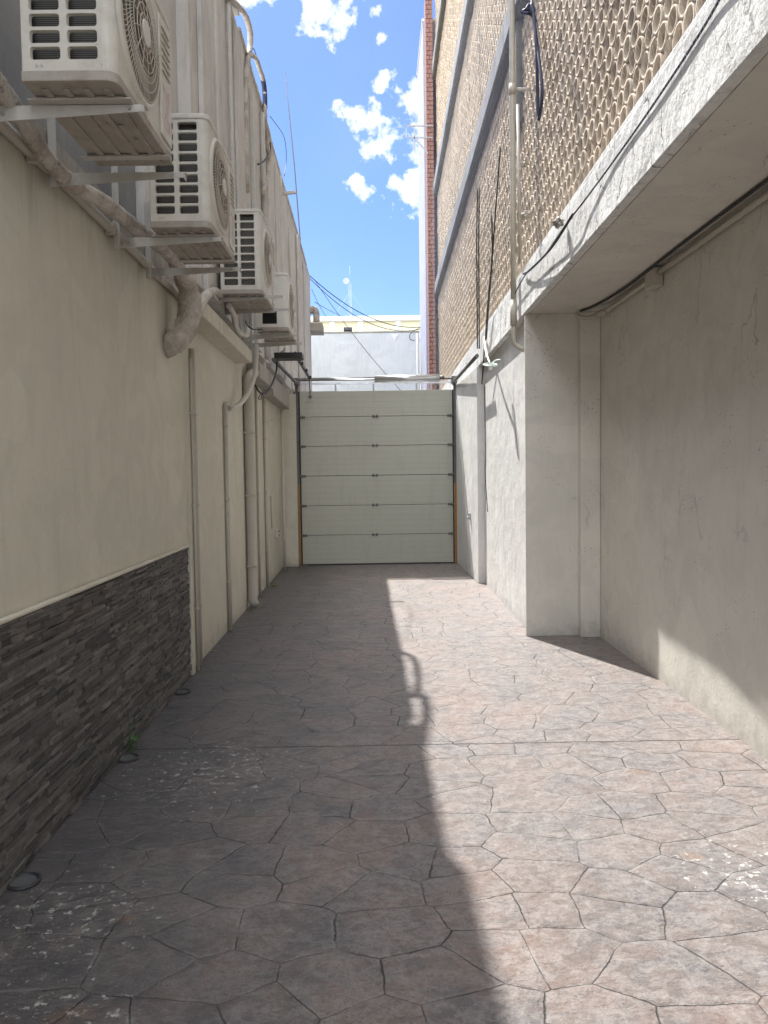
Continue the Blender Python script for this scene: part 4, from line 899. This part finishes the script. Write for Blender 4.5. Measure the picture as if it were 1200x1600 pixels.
# recess conduit
rc = thing('recess_conduit', (2.05, 6, 3.0), 'white plastic conduit under the soffit of the recess on the right', 'conduit')
zr = 3.045
MB().tube([(2.085, .5, zr), (2.085, 4., zr), (2.085, 5.72, zr)], .020, 10).tube([(2.085, 5.88, zr-.01), (2.085, 6.7, zr-.01), (2.06, 7.0, zr-.02), (1.98, 7.17, zr-.03), (1.90, 7.24, zr-.01), (1.87, 7.25, zr+.03)], .020, 10, 5).build('conduit_pipe', 'wallpipe', rc)
MB().box(2.04, 2.115, 5.70, 5.88, 2.95, 3.085).build('junction_box', 'wallpipe', rc, .006)
MB().tube([(2.055, 6.92, zr-.02), (2.02, 7.1, zr-.025)], .025, 10).build('coupling', 'wallpipe', rc)
pipe('cable', [(2.03, .5, 3.085), (2.035, 3, 3.08), (2.03, 5, 3.085), (2.035, 6.3, 3.08), (1.98, 7.0, 3.085), (1.90, 7.2, 3.08)], .010, 'black', 'black cable tucked above the conduit in the recess corner', 'cable', seg=6, smooth=4)

# ------------------------------------------------------------------ small things on the ground and wall
LG = 'round lights set in the paving by the left wall'
def gl(px, py, r, lab, first=None):
    c = G(px, py)
    if first is None:
        t = thing('ground_light', (0, 0, 0), lab, 'ground light', LG)
        MB().tube([(math.cos(k*math.pi/16)*r, math.sin(k*math.pi/16)*r, .003) for k in range(33)], .009, 8, caps=False).build('ring', 'dark', t)
        MB().disc((0, 0, .0005), 2, r-.008, .004, 28).build('lens', 'lens', t)
    else: t = copy_tree(first); t['label'] = lab
    t.location = (c.x, c.y, .0015); return t
g0 = gl(37, 1379, .058, 'nearest round light sunk in the paving, dark blue rim, bottom left')
gl(199, 1186, .058, 'round light sunk in the paving just in front of the weed', g0); gl(284, 1082, .058, 'farthest round ground light, near the end of the stone cladding', g0)
pl = thing('weed', G(200, 1168), 'small green weed growing at the foot of the dark stone cladding', 'plant'); c0 = G(198, 1170)
random.seed(21)
lf = MB(); stm = MB()
for k in range(13):
    a = random.uniform(-1.2, 2.0); ln = random.uniform(.035, .065); hgt = random.uniform(.02, .13); base = c0+Vector((random.uniform(-.01, .02), random.uniform(-.02, .02), 0))
    tip = base+Vector((math.cos(a)*ln*.8, math.sin(a)*ln*.8, hgt)); stm.tube([base, base.lerp(tip, .6)+Vector((0, 0, .015)), tip], .0018, 4, 2)
    d = Vector((math.cos(a), math.sin(a), random.uniform(-.3, .4))).normalized(); s_ = d.cross(Vector((0, 0, 1))).normalized()*ln*.30
    q = [tip, tip+d*ln*.35+s_, tip+d*ln*.75+s_*.8, tip+d*ln*1.15-Vector((0, 0, .006)), tip+d*ln*.75-s_*.8, tip+d*ln*.35-s_]
    md = tip+d*ln*.5+Vector((0, 0, -.004)); lf.add(q+[md], [(i, (i+1) % 6, 6) for i in range(6)], True)
lf.build('leaves', 'leaf', pl, fixn=False); stm.build('stem', 'leaf', pl)
c = G(428, 916); tag(MB().add([c+Vector(v_) for v_ in ((-.06, 0, .004), (0, -.03, .02), (.07, .01, .006), (.0, .05, .014))], [(0, 1, 2, 3)]).build('dry_leaf', 'yellowleaf'), 'crumpled yellow leaf by the left wall near the gate', 'leaf')
SG = 'white scraps scattered on the paving'
for k, (px, py, s_, lab) in enumerate(((330, 1018, .045, 'white scrap lying next to the foot of the left wall'), (415, 948, .05, 'white scrap on the paving right of the fat drain pipe'), (474, 884, .06, 'white scrap at the left foot of the gate'), (655, 883, .06, 'long white scrap under the gate on the right'), (697, 881, .07, 'white scrap at the right foot of the gate'))):
    c = G(px, py); mb = MB()
    for q in range(3):
        a = random.uniform(0, 3); l_ = s_*random.uniform(.5, 1.1); cc = c+Vector((random.uniform(-s_, s_), random.uniform(-.03, .03), 0))
        mb.add([cc+Vector((-l_, 0, .003)), cc+Vector((0, -l_*.3, .012)), cc+Vector((l_, 0, .004)), cc+Vector((0, l_*.35, .008))], [(0, 1, 2, 3)])
    tag(mb.build('paper_scrap', 'paper'), lab, 'litter', SG)
# socket on the left wall
a = ALn(431, 832, 0); sk_ = thing('wall_socket', a, 'small white socket box low on the left wall near the gate', 'socket')
MB().box(a.x+.001, a.x+.05, a.y-.14, a.y+.14, a.z-.07, a.z+.05).build('cover', 'pvcshade', sk_, .008)
MB().box(a.x+.051, a.x+.055, a.y-.11, a.y+.06, a.z+.015, a.z+.03).box(a.x+.051, a.x+.055, a.y-.06, a.y+.06, a.z-.05, a.z-.035).build('slot', 'black', sk_)
pipe('conduit', [ALn(423, 775, .02), ALn(424, 800, .02), ALn(425, 826, .02)], .010, 'wallpipe', 'short thin conduit feeding the wall socket', 'conduit')
a = Vector((1.41, 11.75, .93)); tag(MB().box(a.x-.035, a.x+.01, a.y-.03, a.y+.03, a.z-.05, a.z+.05).disc((a.x-.05, a.y, a.z-.02), 0, .02, .02, 10).build('water_tap', 'steel', bevel=.004), 'small metal fitting on the shaded column right of the gate', 'fitting')
S.cycles.max_bounces = 6; S.cycles.diffuse_bounces = 4; S.cycles.transparent_max_bounces = 12
